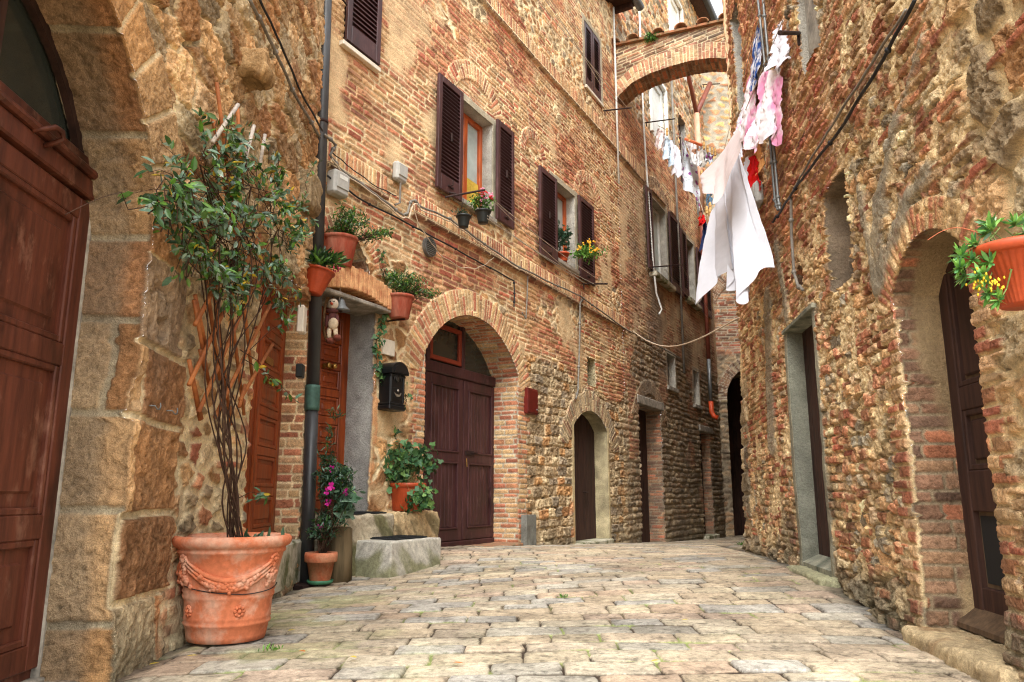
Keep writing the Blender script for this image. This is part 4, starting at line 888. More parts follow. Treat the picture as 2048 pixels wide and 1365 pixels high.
b = MB(FB.w); pz = FB.inv(p0); c = FB.inv(FB.w(pz[0]-.02, .22, 0)); zg = float(gz(*FB.w(pz[0], .3, 0)[:2])); b.box(pz[0]-.22, pz[0]+.12, .08, .30, zg-.05, zg+.012, .004); tag(b.build('drain_cover', M_IRON), 'small rusty drain cover in the paving at the foot of the grey drainpipe', 'drain cover')
# red-brown downpipe of the far house, ending in an orange shoe
dq = root('downpipe', 'red brown downpipe with an orange shoe between the small far windows', 'drainpipe', FB.w(14.75, .15, 2.8))
b = MB(FB.w); b.tube([(15.0, .14, 8.6), (15.0, .14, 4.4)], .055, 12); b.build('pipe', M_RUSTPIPE, dq, smooth=True); b = MB(FB.w); b.tube([(15.0, .14, 4.4), (15.0, .14, 3.2)], .05, 12); b.build('lower_pipe', M_STEEL, dq, smooth=True)
b = MB(FB.w); b.tube([(15.0, .14, 3.25), (15.0, .14, 2.98), (15.0, .2, 2.85), (15.0, .30, 2.80)], [.065, .065, .065, .06], 12); b.build('shoe', M_ORGPIPE, dq, smooth=True)
dq = root('downpipe', 'pale pink downpipe with slanting inlets high on the far house under the brick arch', 'drainpipe', FB.w(15.0, .15, 8.7))
b = MB(FB.w); b.tube([(15.0, .16, 8.6), (15.0, .16, 11.6)], .08, 12); b.build('pipe', plain('faded_pink_pipe', (206, 160, 132), .2, 5, .6, .05), dq, smooth=True); b = MB(FB.w); b.tube([(15.0, .16, 11.6), (16.35, .3, 13.2)], .075, 12); b.tube([(15.0, .16, 11.6), (13.4, .16, 13.4)], .06, 12); b.build('branch_pipe', M_RUSTPIPE, dq, smooth=True)
# brick flying arch with a tiled coping
a0 = FB.w(8.58, 0, 0)[:2]; a1 = np.array([a0[0]+2.75, a0[1]-.38*2.75]); FX = Frame(a0, a1-a0, 1); LX = float(np.linalg.norm(a1-a0))
fa = root('brick_arch', 'brick buttress arch with a tiled coping spanning the alley between the houses', 'arch', FX.w(LX/2, 0, 8.4))
def sX(x, y): return FX.hit(x, y, 0)
T0, T1 = sX(1230, 95), sX(1452, 45); I = [sX(x, y) for x, y in ((1232, 200), (1240, 190), (1265, 166), (1300, 148), (1340, 134), (1380, 123), (1420, 117), (1452, 118))]
I = I+[(LX+.2, I[-1][1]-.03)]; xs = np.array([p[0] for p in I]); zs = np.array([p[1] for p in I])
sa = axis([(-.05, LX+.15, .013)]); u = np.linspace(0, 1, 110); zi = np.interp(sa, xs, zs); zt = T0[1]+(T1[1]-T0[1])*(sa-T0[0])/(T1[0]-T0[0])
S2 = np.repeat(sa[:, None], 110, 1); Z2 = zi[:, None]+(zt-zi)[:, None]*u[None]
def patX(s, z):
    zi_ = np.interp(s, xs, zs); d = z-zi_; sl = np.gradient(zs, xs); L = s+.35*d*np.interp(s, xs, -sl)*-1
    i, e = brick(d-.004, L, 601, .36, .075, .2); i, e = brick(L, d, 601, .36*1.0, .075, .25); i, e = brick(d*.999-.0, L+30, 603, .075, .35, .25)
    rg = lay(s, z, i, np.minimum(e, np.abs(d-.36)), BRKY+BRK[:3], MOR, 604, .008, .009, .01, .01, .005, 30, .3)
    i, e = brick(s, z-.22*s, 605, .075, .25, .8); bk = lay(s, z, i, e, BRK+BRKB, MOR, 606, .012, .012, .014, .014, .006, 30, .4)
    bk = blend(bk, (bk[0], bk[1]*.6), sm(.5, .65, fbm(s*3, z*6, 607, 4)))
    r = blend(bk, (rg[0]+.025, rg[1]), 1-sm(.352, .36, d)); return r
h_, c_ = patX(S2.ravel(), Z2.ravel()); c_ = gray_stain(c_, .30+.3*sm(.4, .7, fbm(S2.ravel()*2, Z2.ravel()*2, 611, 4)), (124, 112, 96)); ii = np.arange(S2.size).reshape(S2.shape); Qx = np.stack([ii[:-1, :-1].ravel(), ii[1:, :-1].ravel(), ii[1:, 1:].ravel(), ii[:-1, 1:].ravel()], 1)
np_obj('arch_face', FX.warr(S2.ravel(), h_, Z2.ravel()), Qx, M_BRK, fa, c_)
vv = np.linspace(0, 1, 26); S3 = np.repeat(sa[:, None], 26, 1); Z3 = np.repeat(zi[:, None], 26, 1); O3 = -.55*np.repeat(vv[None], len(sa), 0); i_, e_ = brick(O3.ravel(), S3.ravel(), 608, .075, .26, .3); h3, c3 = lay(O3.ravel(), S3.ravel(), i_, e_, BRKB+BRK[:2], MORD, 609, .01, .01, .01, .008, .004, 30, .3)
ii = np.arange(S3.size).reshape(S3.shape); Qy = np.stack([ii[:-1, :-1].ravel(), ii[1:, :-1].ravel(), ii[1:, 1:].ravel(), ii[:-1, 1:].ravel()], 1); np_obj('arch_soffit', FX.warr(S3.ravel(), O3.ravel()+h_.reshape(S2.shape)[:, 0].repeat(26)*(O3.ravel() > -.001), Z3.ravel()-h3), Qy, M_BRK, fa, c3)
b = MB(FX.w); n = 24
for k in range(n):
    sA = -.05+LX*1.02*k/n; sB = -.05+LX*1.02*(k+1)/n; za, zb_ = [T0[1]+(T1[1]-T0[1])*(t-T0[0])/(T1[0]-T0[0]) for t in (sA, sB)]; b.add([(s, o_, z+d_) for s, z in ((sA, za), (sB, zb_)) for o_, d_ in ((-.62, 0), (.08, 0), (.08, .05), (-.62, .05))], [(0, 1, 2, 3), (4, 5, 6, 7), (0, 1, 5, 4), (1, 2, 6, 5), (2, 3, 7, 6), (3, 0, 4, 7)])
b.build('coping_slab', M_TILE, fa); 
for t in (.02, .42, .95, 1.42, 1.86, 2.3):
    b = MB(FX.w); zt_ = T0[1]+(T1[1]-T0[1])*(t-T0[0])/(T1[0]-T0[0])+.045
    vs = []
    for o_, r_ in ((.13, .13), (-.6, .10)):
        for k in range(9): a = pi*k/8; vs.append((t+r_*math.cos(a), o_, zt_+r_*.8*math.sin(a)))
        for k in range(9): a = pi*k/8; vs.append((t+(r_-.02)*math.cos(a), o_, zt_+(r_-.02)*.8*math.sin(a)))
    fs = [(k, k+1, 18+k+1, 18+k) for k in range(8)]+[(9+k, 9+k+1, 27+k+1, 27+k) for k in range(8)]+[(k, k+1, 10+k, 9+k) for k in range(8)]; b.add(vs, fs); b.build('roof_tile', M_TILE, fa, smooth=True)
# ---------------------------------------------------------------- plants
def leaf_mesh(pts, dirs, nrm, L, W, cols, kind='oval', fold=.25, droop=.15):
    """one folded leaf per point; returns V, Q (tri or quad padded), C"""
    n = len(pts); d = dirs/np.maximum(np.linalg.norm(dirs, axis=1), 1e-9)[:, None]; s = np.cross(d, nrm); s /= np.maximum(np.linalg.norm(s, axis=1), 1e-9)[:, None]; u = np.cross(s, d)
    if kind == 'oval': prof = [(0, 0), (.30, .42), (.68, .38), (1, 0), (.68, -.38), (.30, -.42)]; quads = [(0, 1, 2, 3), (0, 3, 4, 5)]
    elif kind == 'ivy': prof = [(.0, 0), (-.12, .38), (.30, .52), (.45, .24), (1, 0), (.45, -.24), (.30, -.52), (-.12, -.38)]; quads = [(0, 1, 2, 3), (0, 3, 4, 5), (0, 5, 6, 7)]
    else: prof = [(0, 0), (.45, .5), (1, 0), (.45, -.5)]; quads = [(0, 1, 2, 3)]
    k = len(prof); V = np.zeros((n, k, 3))
    for j, (a, b_) in enumerate(prof):
        V[:, j] = pts+d*(a*L)[:, None]+s*(b_*W)[:, None]+u*(abs(b_)*W*fold-a*a*L*droop)[:, None]
    Q = np.concatenate([np.array(q)[None]+(np.arange(n)*k)[:, None] for q in quads]); C = np.repeat(cols, k, 0)
    return V.reshape(-1, 3), Q, C
def leafcols(n, pal, var=.5): 
    p = lin(pal); return p[RNG.integers(0, len(p), n)]*(1-var/2+var*RNG.random((n, 1)))
GREEN = [(58, 92, 48), (72, 108, 54), (44, 76, 44), (86, 120, 58)]; BLUEG = [(72, 106, 78), (92, 126, 100), (116, 146, 122), (64, 98, 62), (84, 118, 72)]; FRESH = [(96, 142, 52), (80, 124, 46), (112, 156, 66), (66, 106, 42)]; IVY = [(70, 112, 72), (92, 132, 84), (56, 92, 60), (110, 146, 78)]; DARKG = [(44, 74, 52), (58, 88, 62), (36, 60, 42), (72, 100, 76)]
def foliage(name, pts, parent, size, aspect, pal, mat=None, kind='oval', out=None, spread=1.0, up=.3, droop=.15, yellow=0.0, fold=.25, facing=None):
    pts = np.asarray(pts, float); n = len(pts); d = RNG.normal(size=(n, 3))*spread
    if out is not None: d = d+np.asarray(out)
    d[:, 2] += up; nr = RNG.normal(size=(n, 3))*.6+np.array([0, 0, 1.]); 
    if facing is not None: nr = RNG.normal(size=(n, 3))*.5+np.asarray(facing)
    L = size*(.65+.7*RNG.random(n)); c = leafcols(n, pal)
    if yellow: m = RNG.random(n) < yellow; c[m] = lin([(206, 176, 52)])[0]*(.7+.5*RNG.random((m.sum(), 1)))
    V, Q, C = leaf_mesh(pts, d, nr, L, L*aspect, c, kind, fold, droop); return np_obj(name, V, Q, mat or M_LEAF, parent, C, smooth=False)
def bush(c, r, n, flat=1.0, k=14):
    """points in leafy clumps inside an ellipsoid"""
    c = np.array(c); r = np.array(r); cl = RNG.normal(size=(k, 3)); cl = cl/np.linalg.norm(cl, axis=1)[:, None]*(RNG.random((k, 1))**.45); i = RNG.integers(0, k, n)
    return c+(cl[i]*.8+RNG.normal(size=(n, 3))*.20)*r
def twigs(name, base, tips, parent, r=.004, mat=None, wob=.02):
    b = MB()
    for t in tips:
        p = [np.array(base)+(np.array(t)-np.array(base))*k/5+(RNG.normal(size=3)*wob if 0 < k < 5 else 0) for k in range(6)]; b.tube(p, [r*(1-.13*k) for k in range(6)], 5, False)
    return b.build(name, mat or M_STEM, parent)
def pot(name, parent, c, r0, r1, h, mat, rim=.02, flute=0, fk=0, tilt=None, soil=True, wall=.012, n=48):
    prof = [(r0*.96, 0), (r0, .006), (r0+(r1-r0)*.8, h*.80), (r1-.002, h-rim*1.6), (r1+.008, h-rim*1.5), (r1+.012, h-rim*.5), (r1+.008, h), (r1-wall, h), (r1-wall-.004, h*.84), (.0005, h*.82)]
    b = MB(); b.lathe(prof, n, c, flute, fk, tilt, 1, 3); o = b.build(name, mat, parent, smooth=True)
    if soil:
        b = MB(); b.lathe([(r1-wall-.002, h*.86), (.001, h*.88)], 24, c, tilt=tilt); b.build('soil', M_SOIL, parent)
    return o
# -- garlanded planter with the climbing jasmine
pc = np.array([-1.435, 4.16, 0]); pz = float(gz(pc[0], pc[1])); pl = root('planter', 'big pale terracotta planter with garland relief on the paving by the left wall', 'planter', (pc[0], pc[1], pz+.005))
bc = (pc[0]-.045, pc[1], pz+.004); Hh = .52
prof = [(.16, 0), (.192, .004), (.198, .03), (.205, .075), (.214, .083), (.217, .094), (.210, .104), (.216, .112), (.213, .122), (.218, .20), (.224, .212), (.229, .225), (.225, .238), (.231, .248), (.227, .26), (.246, .36), (.262, .43), (.272, .437), (.275, .448), (.270, .458), (.277, .462), (.292, .470), (.302, .488), (.301, .507), (.290, .519), (.276, .521), (.262, .512), (.255, .49), (.240, .44), (.001, .43)]
b = MB(); b.lathe(prof, 72, bc); b.build('pot', M_TERRA, pl, smooth=True)
b = MB(); b.lathe([(.248, .452), (.001, .462)], 32, bc); b.build('soil', M_SOIL, pl)
def onpot(a, z, d=0):
    r = np.interp(z, [p[1] for p in prof[:20]], [p[0] for p in prof[:20]])+d; return (bc[0]+r*math.sin(a), bc[1]-r*math.cos(a), bc[2]+z)
b = MB(); cam_a = math.atan2(-bc[0], bc[1]); A0, A1 = -1.05+cam_a, .92+cam_a
for a_ in (A0, A0-2.0, A1+.02, A1+2):
    for k in range(9): t = k*2*pi/9; b.ball(onpot(a_+.10*math.cos(t), .405+.022*math.sin(t), .004), .011, 6, 4)
    b.ball(onpot(a_, .405, .008), .013, 6, 4)
    for k in range(8): b.ball(onpot(a_+RNG.normal()*.06*(1+k*.12), .375-k*.014, .004), .014, 6, 4)
    for k in range(9): b.ball(onpot(a_+RNG.normal()*.10, .29+RNG.random()*.05, .006), .016, 6, 4)
for a_, z_ in ((A0+.02, .158), (A0+1.3, .158), (A0-1.3, .158)):
    for k in range(8): t = k*2*pi/8; b.ball(onpot(a_+.095*math.cos(t), z_+.021*math.sin(t), .002), .010, 6, 4)
    b.ball(onpot(a_, z_, .005), .011, 6, 4)
for a0_, a1_ in ((A0+.1, A1), (A0-1.9, A0-.1)):
    for w in range(3): b.tube([onpot(a0_+(a1_-a0_)*t, .405-.022*w-.095*math.sin(pi*t), .006) for t in np.linspace(0, 1, 22)], [.006+.010*math.sin(pi*t) for t in np.linspace(0, 1, 22)], 6)
    for k in range(46): t = .18+.64*RNG.random(); b.ball(onpot(a0_+(a1_-a0_)*t, .405-.03-.095*math.sin(pi*t)+RNG.normal()*.014, .010), .010+.007*RNG.random(), 6, 4)
b.build('garland_relief', M_TERRA, pl, smooth=True)
b = MB(); b.tube([onpot(cam_a-1.6+3.2*t, .26-.02+.10*(abs(t-.62))**1.3, .006) for t in np.linspace(0, 1, 24)], .0025, 5); b.build('tie_wire', M_CABLEB, pl)
jm = root('climbing_jasmine', 'glossy leaved climber on bare twisting stems growing up out of the big terracotta planter', 'climber', (pc[0], pc[1], pz+.46))
OUT = .17; top = np.array([pc[0], pc[1]+.02, pz+.46]); b = MB(); tips = []
for k in range(15):
    ex = 385+RNG.random()*170; p3 = FA.P(ex, 560-RNG.random()*90, OUT*(.4+.9*RNG.random())); p4 = FA.P(ex+RNG.normal()*60, 300+RNG.random()*180, OUT*(.4+.9*RNG.random()))
    w = RNG.random()*6; amp = .025+.05*RNG.random(); st0 = top+np.array([RNG.normal()*.035, RNG.normal()*.035, -.03]); mid = FA.P(446+RNG.normal()*22, 790+RNG.normal()*40, OUT+.04*RNG.normal()); path = []
    for t in np.linspace(0, 1, 26):
        if t < .4: q_ = st0+(mid-st0)*(t/.4)
        elif t < .75: q_ = mid+(p3-mid)*((t-.4)/.35)
        else: q_ = p3+(p4-p3)*((t-.75)/.25)
        e_ = math.sin(pi*min(1, t*1.25)); path.append(q_+np.array([math.cos(w+t*13)*amp, math.sin(w*2+t*11)*amp, 0])*e_)
    for _ in range(2): path = [path[0]]+[(path[i-1]+2*path[i]+path[i+1])/4 for i in range(1, 25)]+[path[-1]]
    b.tube(path, [.0036*(1-.5*i/25)+.0012 for i in range(26)], 6, False); tips.append(path[-1])
b.build('stem', M_STEM, jm, smooth=True)
crown = [(400, 345), (440, 285), (490, 290), (545, 300), (360, 365), (350, 400), (395, 420), (450, 350), (450, 420), (500, 360), (560, 340), (590, 390), (520, 430), (580, 450), (600, 470), (560, 500), (400, 480), (450, 480), (500, 500), (440, 540), (480, 550), (380, 500), (540, 560), (560, 600), (520, 480), (345, 375), (470, 310), (430, 390), (540, 390), (590, 420), (480, 440), (415, 525), (560, 545), (330, 395), (470, 520), (520, 330), (570, 395), (420, 560), (460, 575), (500, 585), (530, 545), (390, 520), (430, 500), (560, 520), (585, 500), (350, 440), (370, 470), (470, 590), (545, 590), (440, 450), (480, 400), (520, 390), (330, 370), (600, 440), (410, 300), (455, 255)]
b = MB(); P_ = []; O_ = []
for (cx, cy) in crown:
    for q_ in range(3):
        o_ = OUT*(.5+.8*RNG.random()); c0 = FA.P(cx+RNG.normal()*12, cy+RNG.normal()*12, o_); tip = c0+np.array([.06*RNG.normal()+.02, .12*RNG.normal(), .06*RNG.normal()-.01]); par = tips[int(RNG.integers(len(tips)))] if RNG.random() < .25 else c0-np.array([0, .05*RNG.normal(), .10])
        b.tube([par, (par+c0)/2+RNG.normal(size=3)*.015, c0, (c0+tip)/2+np.array([0, 0, .02]), tip], [.003, .0026, .0022, .0016, .001], 5, False)
        for t in np.linspace(0, 1, 8): 
            for _ in range(1+(RNG.random() < .65)): P_.append(c0+(tip-c0)*t+RNG.normal(size=3)*.012); O_.append((tip-c0)/np.linalg.norm(tip-c0)*.7)
for ex in ((700, 980), ):
    pass
for (pa, pb_) in (((480, 700), (545, 760)), ((490, 720), (590, 800)), ((500, 700), (580, 640)), ((470, 1000), (530, 990))):
    q0, q1 = FA.P(*pa, OUT), FA.P(*pb_, OUT+.06); b.tube([q0, (q0+q1)/2+np.array([0, 0, .03]), q1], [.003, .002, .0012], 5, False)
    for t in (.45, .6, .7, .8, .88, .95, 1.0): 
        for _ in range(2): P_.append(q0+(q1-q0)*t+RNG.normal(size=3)*.012); O_.append((q1-q0))
q0 = FA.P(330, 405, OUT); q1 = FA.P(130, 430, OUT+.12); b.tube([q0+(q1-q0)*t+np.array([0, 0, .06*math.sin(pi*t)*(1 if t > .5 else -.2)]) for t in np.linspace(0, 1, 12)], [.0025*(1-.6*t) for t in np.linspace(0, 1, 12)], 5, False)
for t in (.02, .08, .2): P_.append(q0+(q1-q0)*t); O_.append(q1-q0)
b.build('twig', M_STEM, jm, smooth=True)
foliage('leaf_spray', np.array(P_), jm, .052, .50, BLUEG[1:]+FRESH+GREEN+[(140, 164, 142), (126, 154, 126), (152, 172, 152)], M_LEAF, out=np.array(O_), spread=.55, up=-.05, droop=.25, yellow=.045, fold=.22, facing=(.35, -.45, .8))
# small cactus-like shoot in the planter
foliage('ground_shoots', top+np.array([.09, -.05, 0])+RNG.normal(size=(40, 3))*np.array([.04, .04, .02]), jm, .07, .35, DARKG, out=(0, 0, 1.0), spread=.4)
tr = root('bamboo_trellis', 'diamond lattice trellis of brown canes behind the climber on the left wall', 'trellis', FA.w(.6, .08, .9))
for (x0, y0, x1, y1) in ((433, 165, 463, 400), (425, 235, 470, 480), (475, 215, 485, 380), (390, 590, 413, 700), (410, 545, 440, 760), (378, 720, 400, 840), (378, 720, 403, 838), (425, 560, 462, 850), (455, 560, 488, 830), (480, 540, 505, 760), (400, 700, 410, 740), (388, 600, 418, 770)):
    b = MB(); p, q_ = FA.P(x0, y0, .085), FA.P(x1, y1, .085); b.tube([p, q_], .011, 8); b.build('cane', M_BAMB, tr, smooth=True)
for (x0, y0, x1, y1, m_) in ((378, 770, 520, 470, 0), (397, 825, 520, 540, 0), (430, 835, 540, 610, 0), (390, 650, 470, 500, 0), (480, 800, 545, 690, 0), (425, 285, 476, 210, 1), (490, 320, 508, 252, 1), (520, 330, 530, 270, 1), (478, 815, 490, 770, 0)):
    b = MB(); p, q_ = FA.P(x0, y0, .11), FA.P(x1, y1, .11); b.tube([p, q_], .012, 8); b.build('cane', M_CANEPALE if m_ else M_BAMB, tr, smooth=True)
# -- potted plants
def plant_root(label, c, group=None, name='potted_plant', cat='potted plant'): return root(name, label, cat, c, group)
# pot on the lintel
c = FB.w(.20, .06, 3.0); pr_ = plant_root('bushy green shrub in a faded terracotta pot on the lintel behind the drainpipe', c); pot('pot', pr_, c, .125, .175, .30, M_TERRA2, .02, .03, 40)
pts = bush(c+np.array([.06, -.02, .46]), (.24, .2, .20), 900, k=26); ext = bush(c+np.array([.30, .10, .36]), (.22, .12, .08), 260, k=10); foliage('foliage', np.concatenate([pts, ext]), pr_, .038, .42, FRESH+GREEN, out=(pts.mean(0)*0), spread=.8, up=.5); twigs('stem', c+np.array([0, 0, .26]), list(pts[:24])+list(ext[:14]), pr_, .005)
# tilted pot hanging by the drainpipe
cP = at(626, 588, 6.72); tl = Matrix.Rotation(.20, 3, 'Y') @ Matrix.Rotation(-.08, 3, 'X'); pr_ = plant_root('fluted orange pot of fleshy green leaves hanging tilted on the drainpipe', cP); pot('pot', pr_, cP, .075, .135, .235, M_TERRA3, .014, .05, 36, tilt=tl)
tc = cP+np.array(tl @ Vector((0, 0, .25))); pts = bush(tc+np.array([.02, 0, .05]), (.17, .15, .07), 240, k=20); foliage('foliage', pts, pr_, .095, .26, FRESH[:2]+GREEN+DARKG[:1], out=(pts-tc)*5, spread=.4, up=.4, droop=.35); b = MB(); b.tube([cP+np.array([-.02, .02, .2]), cP+np.array([-.03, .28, .24])], .006); b.build('hanger', M_IRON, pr_)
b = MB(); 
for k in range(10): q_ = tc+np.array([.10+.08*RNG.random(), -.05+.1*RNG.random(), -.02+.06*RNG.random()]); b.ball(q_, (.008, .008, .014), 6, 4)
b.build('flower_bud', plain('pink_flower', (196, 64, 96), .2, 30, .6, 0), pr_)
# pot bracketed to the wall left of the carriage door
s_, z_ = FB.hit(798, 638, .16); c = FB.w(s_, .16, z_); pr_ = plant_root('fine leaved shrub in a streaked terracotta pot on the wall left of the arched door', c); pot('pot', pr_, c, .105, .150, .25, M_TERRA2, .02, .03, 36)
pts = bush(c+np.array([.06, -.02, .38]), (.24, .14, .15), 900, k=24); ext = np.concatenate([bush(c+np.array([.27, .06, .31]), (.17, .10, .07), 260, k=8), bush(c+np.array([-.12, 0, .44]), (.12, .1, .12), 200, k=8)]); foliage('foliage', np.concatenate([pts, ext]), pr_, .040, .32, GREEN+FRESH[:2], spread=.8, up=.4); twigs('stem', c+np.array([0, 0, .2]), list(pts[:26])+list(ext[:14]), pr_, .005)
b = MB(FB.w); b.tube([(s_, -.02, z_-.01), (s_, .24, z_-.012)], .009); b.tube([(s_-.10, .16, z_+.16), (s_-.10, -.02, z_+.16)], .006); b.build('bracket', M_IRON, pr_)
# trailing ivy on the wall
def ivy_trail(name, label, path, n, fr=FB, size=.05):
    P0 = [fr.P(x, y, .03) for x, y in path]; r_ = root(name, label, 'ivy', P0[-1]); b = MB(); dense = []
    for p, q_ in zip(P0[:-1], P0[1:]): dense += [p+(q_-p)*t+RNG.normal(size=3)*.006 for t in np.linspace(0, 1, 6)[:-1]]
    b.tube(dense+[P0[-1]], .004, 5); b.build('vine', M_STEM, r_); k = RNG.integers(0, len(dense), n); foliage('ivy_leaf', np.array(dense)[k]+RNG.normal(size=(n, 3))*.025+fr.n*.02, r_, size, .85, IVY, M_LEAF2, 'ivy', spread=.7, up=-.3, facing=fr.n+np.array([.2, -.3, .1])); return r_
ivy_trail('ivy_vine', 'thin ivy vine trailing down the wall below the streaked wall pot past the mailbox', [(772, 610), (766, 640), (757, 665), (750, 690), (752, 715), (757, 745), (768, 760), (776, 790)], 95, size=.058)
ivy_trail('ivy_vine', 'short ivy sprig climbing the wall above the streaked wall pot', [(770, 560), (766, 535), (764, 512), (768, 500)], 36, size=.038)
ivy_trail('ivy_vine', 'few ivy leaves creeping down the right side of the black mailbox', [(806, 752), (808, 785), (812, 800), (806, 818)], 12, size=.045)
# steps, stone ledge and wooden post
rough_block('stone_step', FB, .40, 1.22, -.1, .66, .02, .385, M_PAVE, None, [(182, 178, 164), (132, 132, 98)], .003, .011, 21, org=tuple(FB.w(1, .3, .05)), rnd=.014)
stp = bpy.data.objects['stone_step']; tag(stp, 'low mossy concrete step block with a black mat, below the recessed house door', 'step')
rough_block('stone_step', FB, -.02, .98, -.36, .26, .05, .615, M_PAVE, None, [(176, 164, 136), (116, 112, 74)], .018, .011, 23, org=tuple(FB.w(.5, 0, .05)), rnd=.03); tag(bpy.data.objects['stone_step.001'], 'upper rough step against the threshold of the recessed house door', 'step')
rough_block('stone_ledge', FB, 1.0, 1.82, -.08, .24, .0, .63, M_WALL, None, [(196, 164, 116), (140, 122, 84)], .025, .011, 25, org=tuple(FB.w(1.4, .1, .05)), rnd=.03); tag(bpy.data.objects['stone_ledge'], 'rough stone ledge carrying the ivy pot, left of the plum brown double door', 'stone ledge')
b = MB(FB.w)
def mat_mesh(s0, s1, o0, o1, z):
    b = MB(FB.w); b.box(s0, s1, o0, o1, z, z+.012, .003); n = 16
    for k in range(n): b.box(s0+.02, s1-.02, o0+.02+(o1-o0-.04)*k/n, o0+.02+(o1-o0-.04)*(k+.5)/n, z+.012, z+.018)
    return b
tag(mat_mesh(.60, 1.12, .12, .56, .388).build('doormat', M_MAT), 'black ribbed rubber mat lying on the low mossy step block', 'doormat')
tag(mat_mesh(.40, .90, -.10, .22, .622).build('doormat', M_MAT), 'dark mat on the upper step beside the small orange pot', 'doormat')
pW = at(676, 1150, 7.0); b = MB(); g_ = float(gz(pW[0], pW[1])); 
b.lathe([(.12, 0), (.115, .25), (.108, .46), (.09, .475), (.001, .48)], 18, (pW[0], pW[1], g_-.01), .05, 9); tag(b.build('wooden_post', M_POST, smooth=True), 'weathered greenish wooden post stump standing beside the low mossy step', 'post')
# terracotta pot at the drainpipe with flowering plants
c = at(640, 1160, 6.75); c[2] = float(gz(c[0], c[1]))+.012; pr_ = plant_root('tall dark leaved plant with magenta flowers in a terracotta pot at the drainpipe foot', c)
b = MB(); b.lathe([(.085, 0), (.105, .012), (.112, .035), (.104, .034), (.095, .014), (.001, .012)], 28, c); b.build('saucer', plain('green_plastic_saucer', (70, 128, 96), .2, 9, .5, 0), pr_, smooth=True)
c2 = c+np.array([0, 0, .012]); pot('pot', pr_, c2, .085, .128, .25, plain('stained_terracotta_pot', (190, 100, 66), .3, 8, .85, .1, .003, .2, c2=(204, 150, 116)), .05)
P_ = np.concatenate([bush(c2+np.array([dx, dy, dz]), (.17, .15, .17), 420, k=18) for dx, dy, dz in ((.04, 0, .46), (.10, .02, .68), (.02, .05, .9), (.14, 0, .84))]); foliage('foliage', P_, pr_, .05, .4, DARKG+GREEN[:2]+BLUEG[:2], out=(0, 0, .2), spread=.8); twigs('stem', c2+np.array([0, 0, .2]), list(P_[::55]), pr_, .006)
P2 = np.concatenate([bush(c2+np.array([.22, .0, .66]), (.10, .08, .10), 40, k=8)]); foliage('broad_leaf', P2, pr_, .105, .85, BLUEG[:3], M_LEAF2, 'ivy', spread=.8, facing=(.2, -.8, .4))
MG = plain('magenta_petal', (206, 40, 150), .2, 40, .6, 0)
for q_ in [FB.P(661, 973, .62)]+[P_[int(RNG.integers(len(P_)))]+np.array([0, -.08, 0]) for _ in range(6)]:
    b = MB()
    for k in range(5): a = k*1.256+RNG.random(); s2 = .022 if k else .03; b.add([tuple(q_), tuple(q_+np.array([math.cos(a)*s2, -.01, math.sin(a)*s2*1.3])), tuple(q_+np.array([math.cos(a+.5)*s2*1.3, -.018, math.sin(a+.5)*s2*1.5])), tuple(q_+np.array([math.cos(a+1)*s2, -.01, math.sin(a+1)*s2]))], [(0, 1, 2, 3)])
    b.build('flower', MG, pr_)
P3 = np.concatenate([bush(c2+np.array([-.02+.03*k, 0, 1.05+.12*k]), (.06, .06, .08), 40, k=6) for k in range(4)]); foliage('tall_shoot', P3, pr_, .05, .22, DARKG+GREEN, spread=.6, up=.5); twigs('shoot_stem', c2+np.array([0, 0, .5]), list(P3[::24]), pr_, .004)
# small orange pot on the upper step
s_, z_ = FB.hit(703, 1018, .14); c = FB.w(.28, .14, .62); pr_ = plant_root('small square rimmed orange pot with a green sprig on the upper step', c); pot('pot', pr_, c, .075, .105, .17, M_TERRA3, .03); P_ = bush(c+np.array([0, 0, .23]), (.11, .09, .07), 170, k=12); foliage('foliage', P_, pr_, .05, .4, FRESH, spread=.8, up=.5)
# ivy pot on the ledge
c = FB.w(1.38, .12, .635); pr_ = plant_root('ivy spilling from an orange plastic pot on the ledge left of the plum brown door', c); pot('pot', pr_, c, .155, .185, .29, M_TERRA3, .03)
P_ = np.concatenate([bush(c+np.array([-.03, -.05, .46]), (.34, .24, .26), 520, k=28), bush(c+np.array([.12, -.1, .18]), (.22, .14, .2), 130, k=12), bush(c+np.array([-.24, .0, .82]), (.12, .08, .32), 150, k=10), bush(c+np.array([-.26, -.05, .2]), (.1, .1, .16), 50, k=8)]); foliage('ivy_leaf', P_, pr_, .072, .8, IVY+GREEN[:2], M_LEAF2, 'ivy', spread=.8, up=-.1, facing=(.35, -.75, .5)); twigs('vine', c+np.array([0, 0, .27]), list(P_[::9]), pr_, .0035, plain('pale_vine', (150, 140, 90), .3, 20), .04)
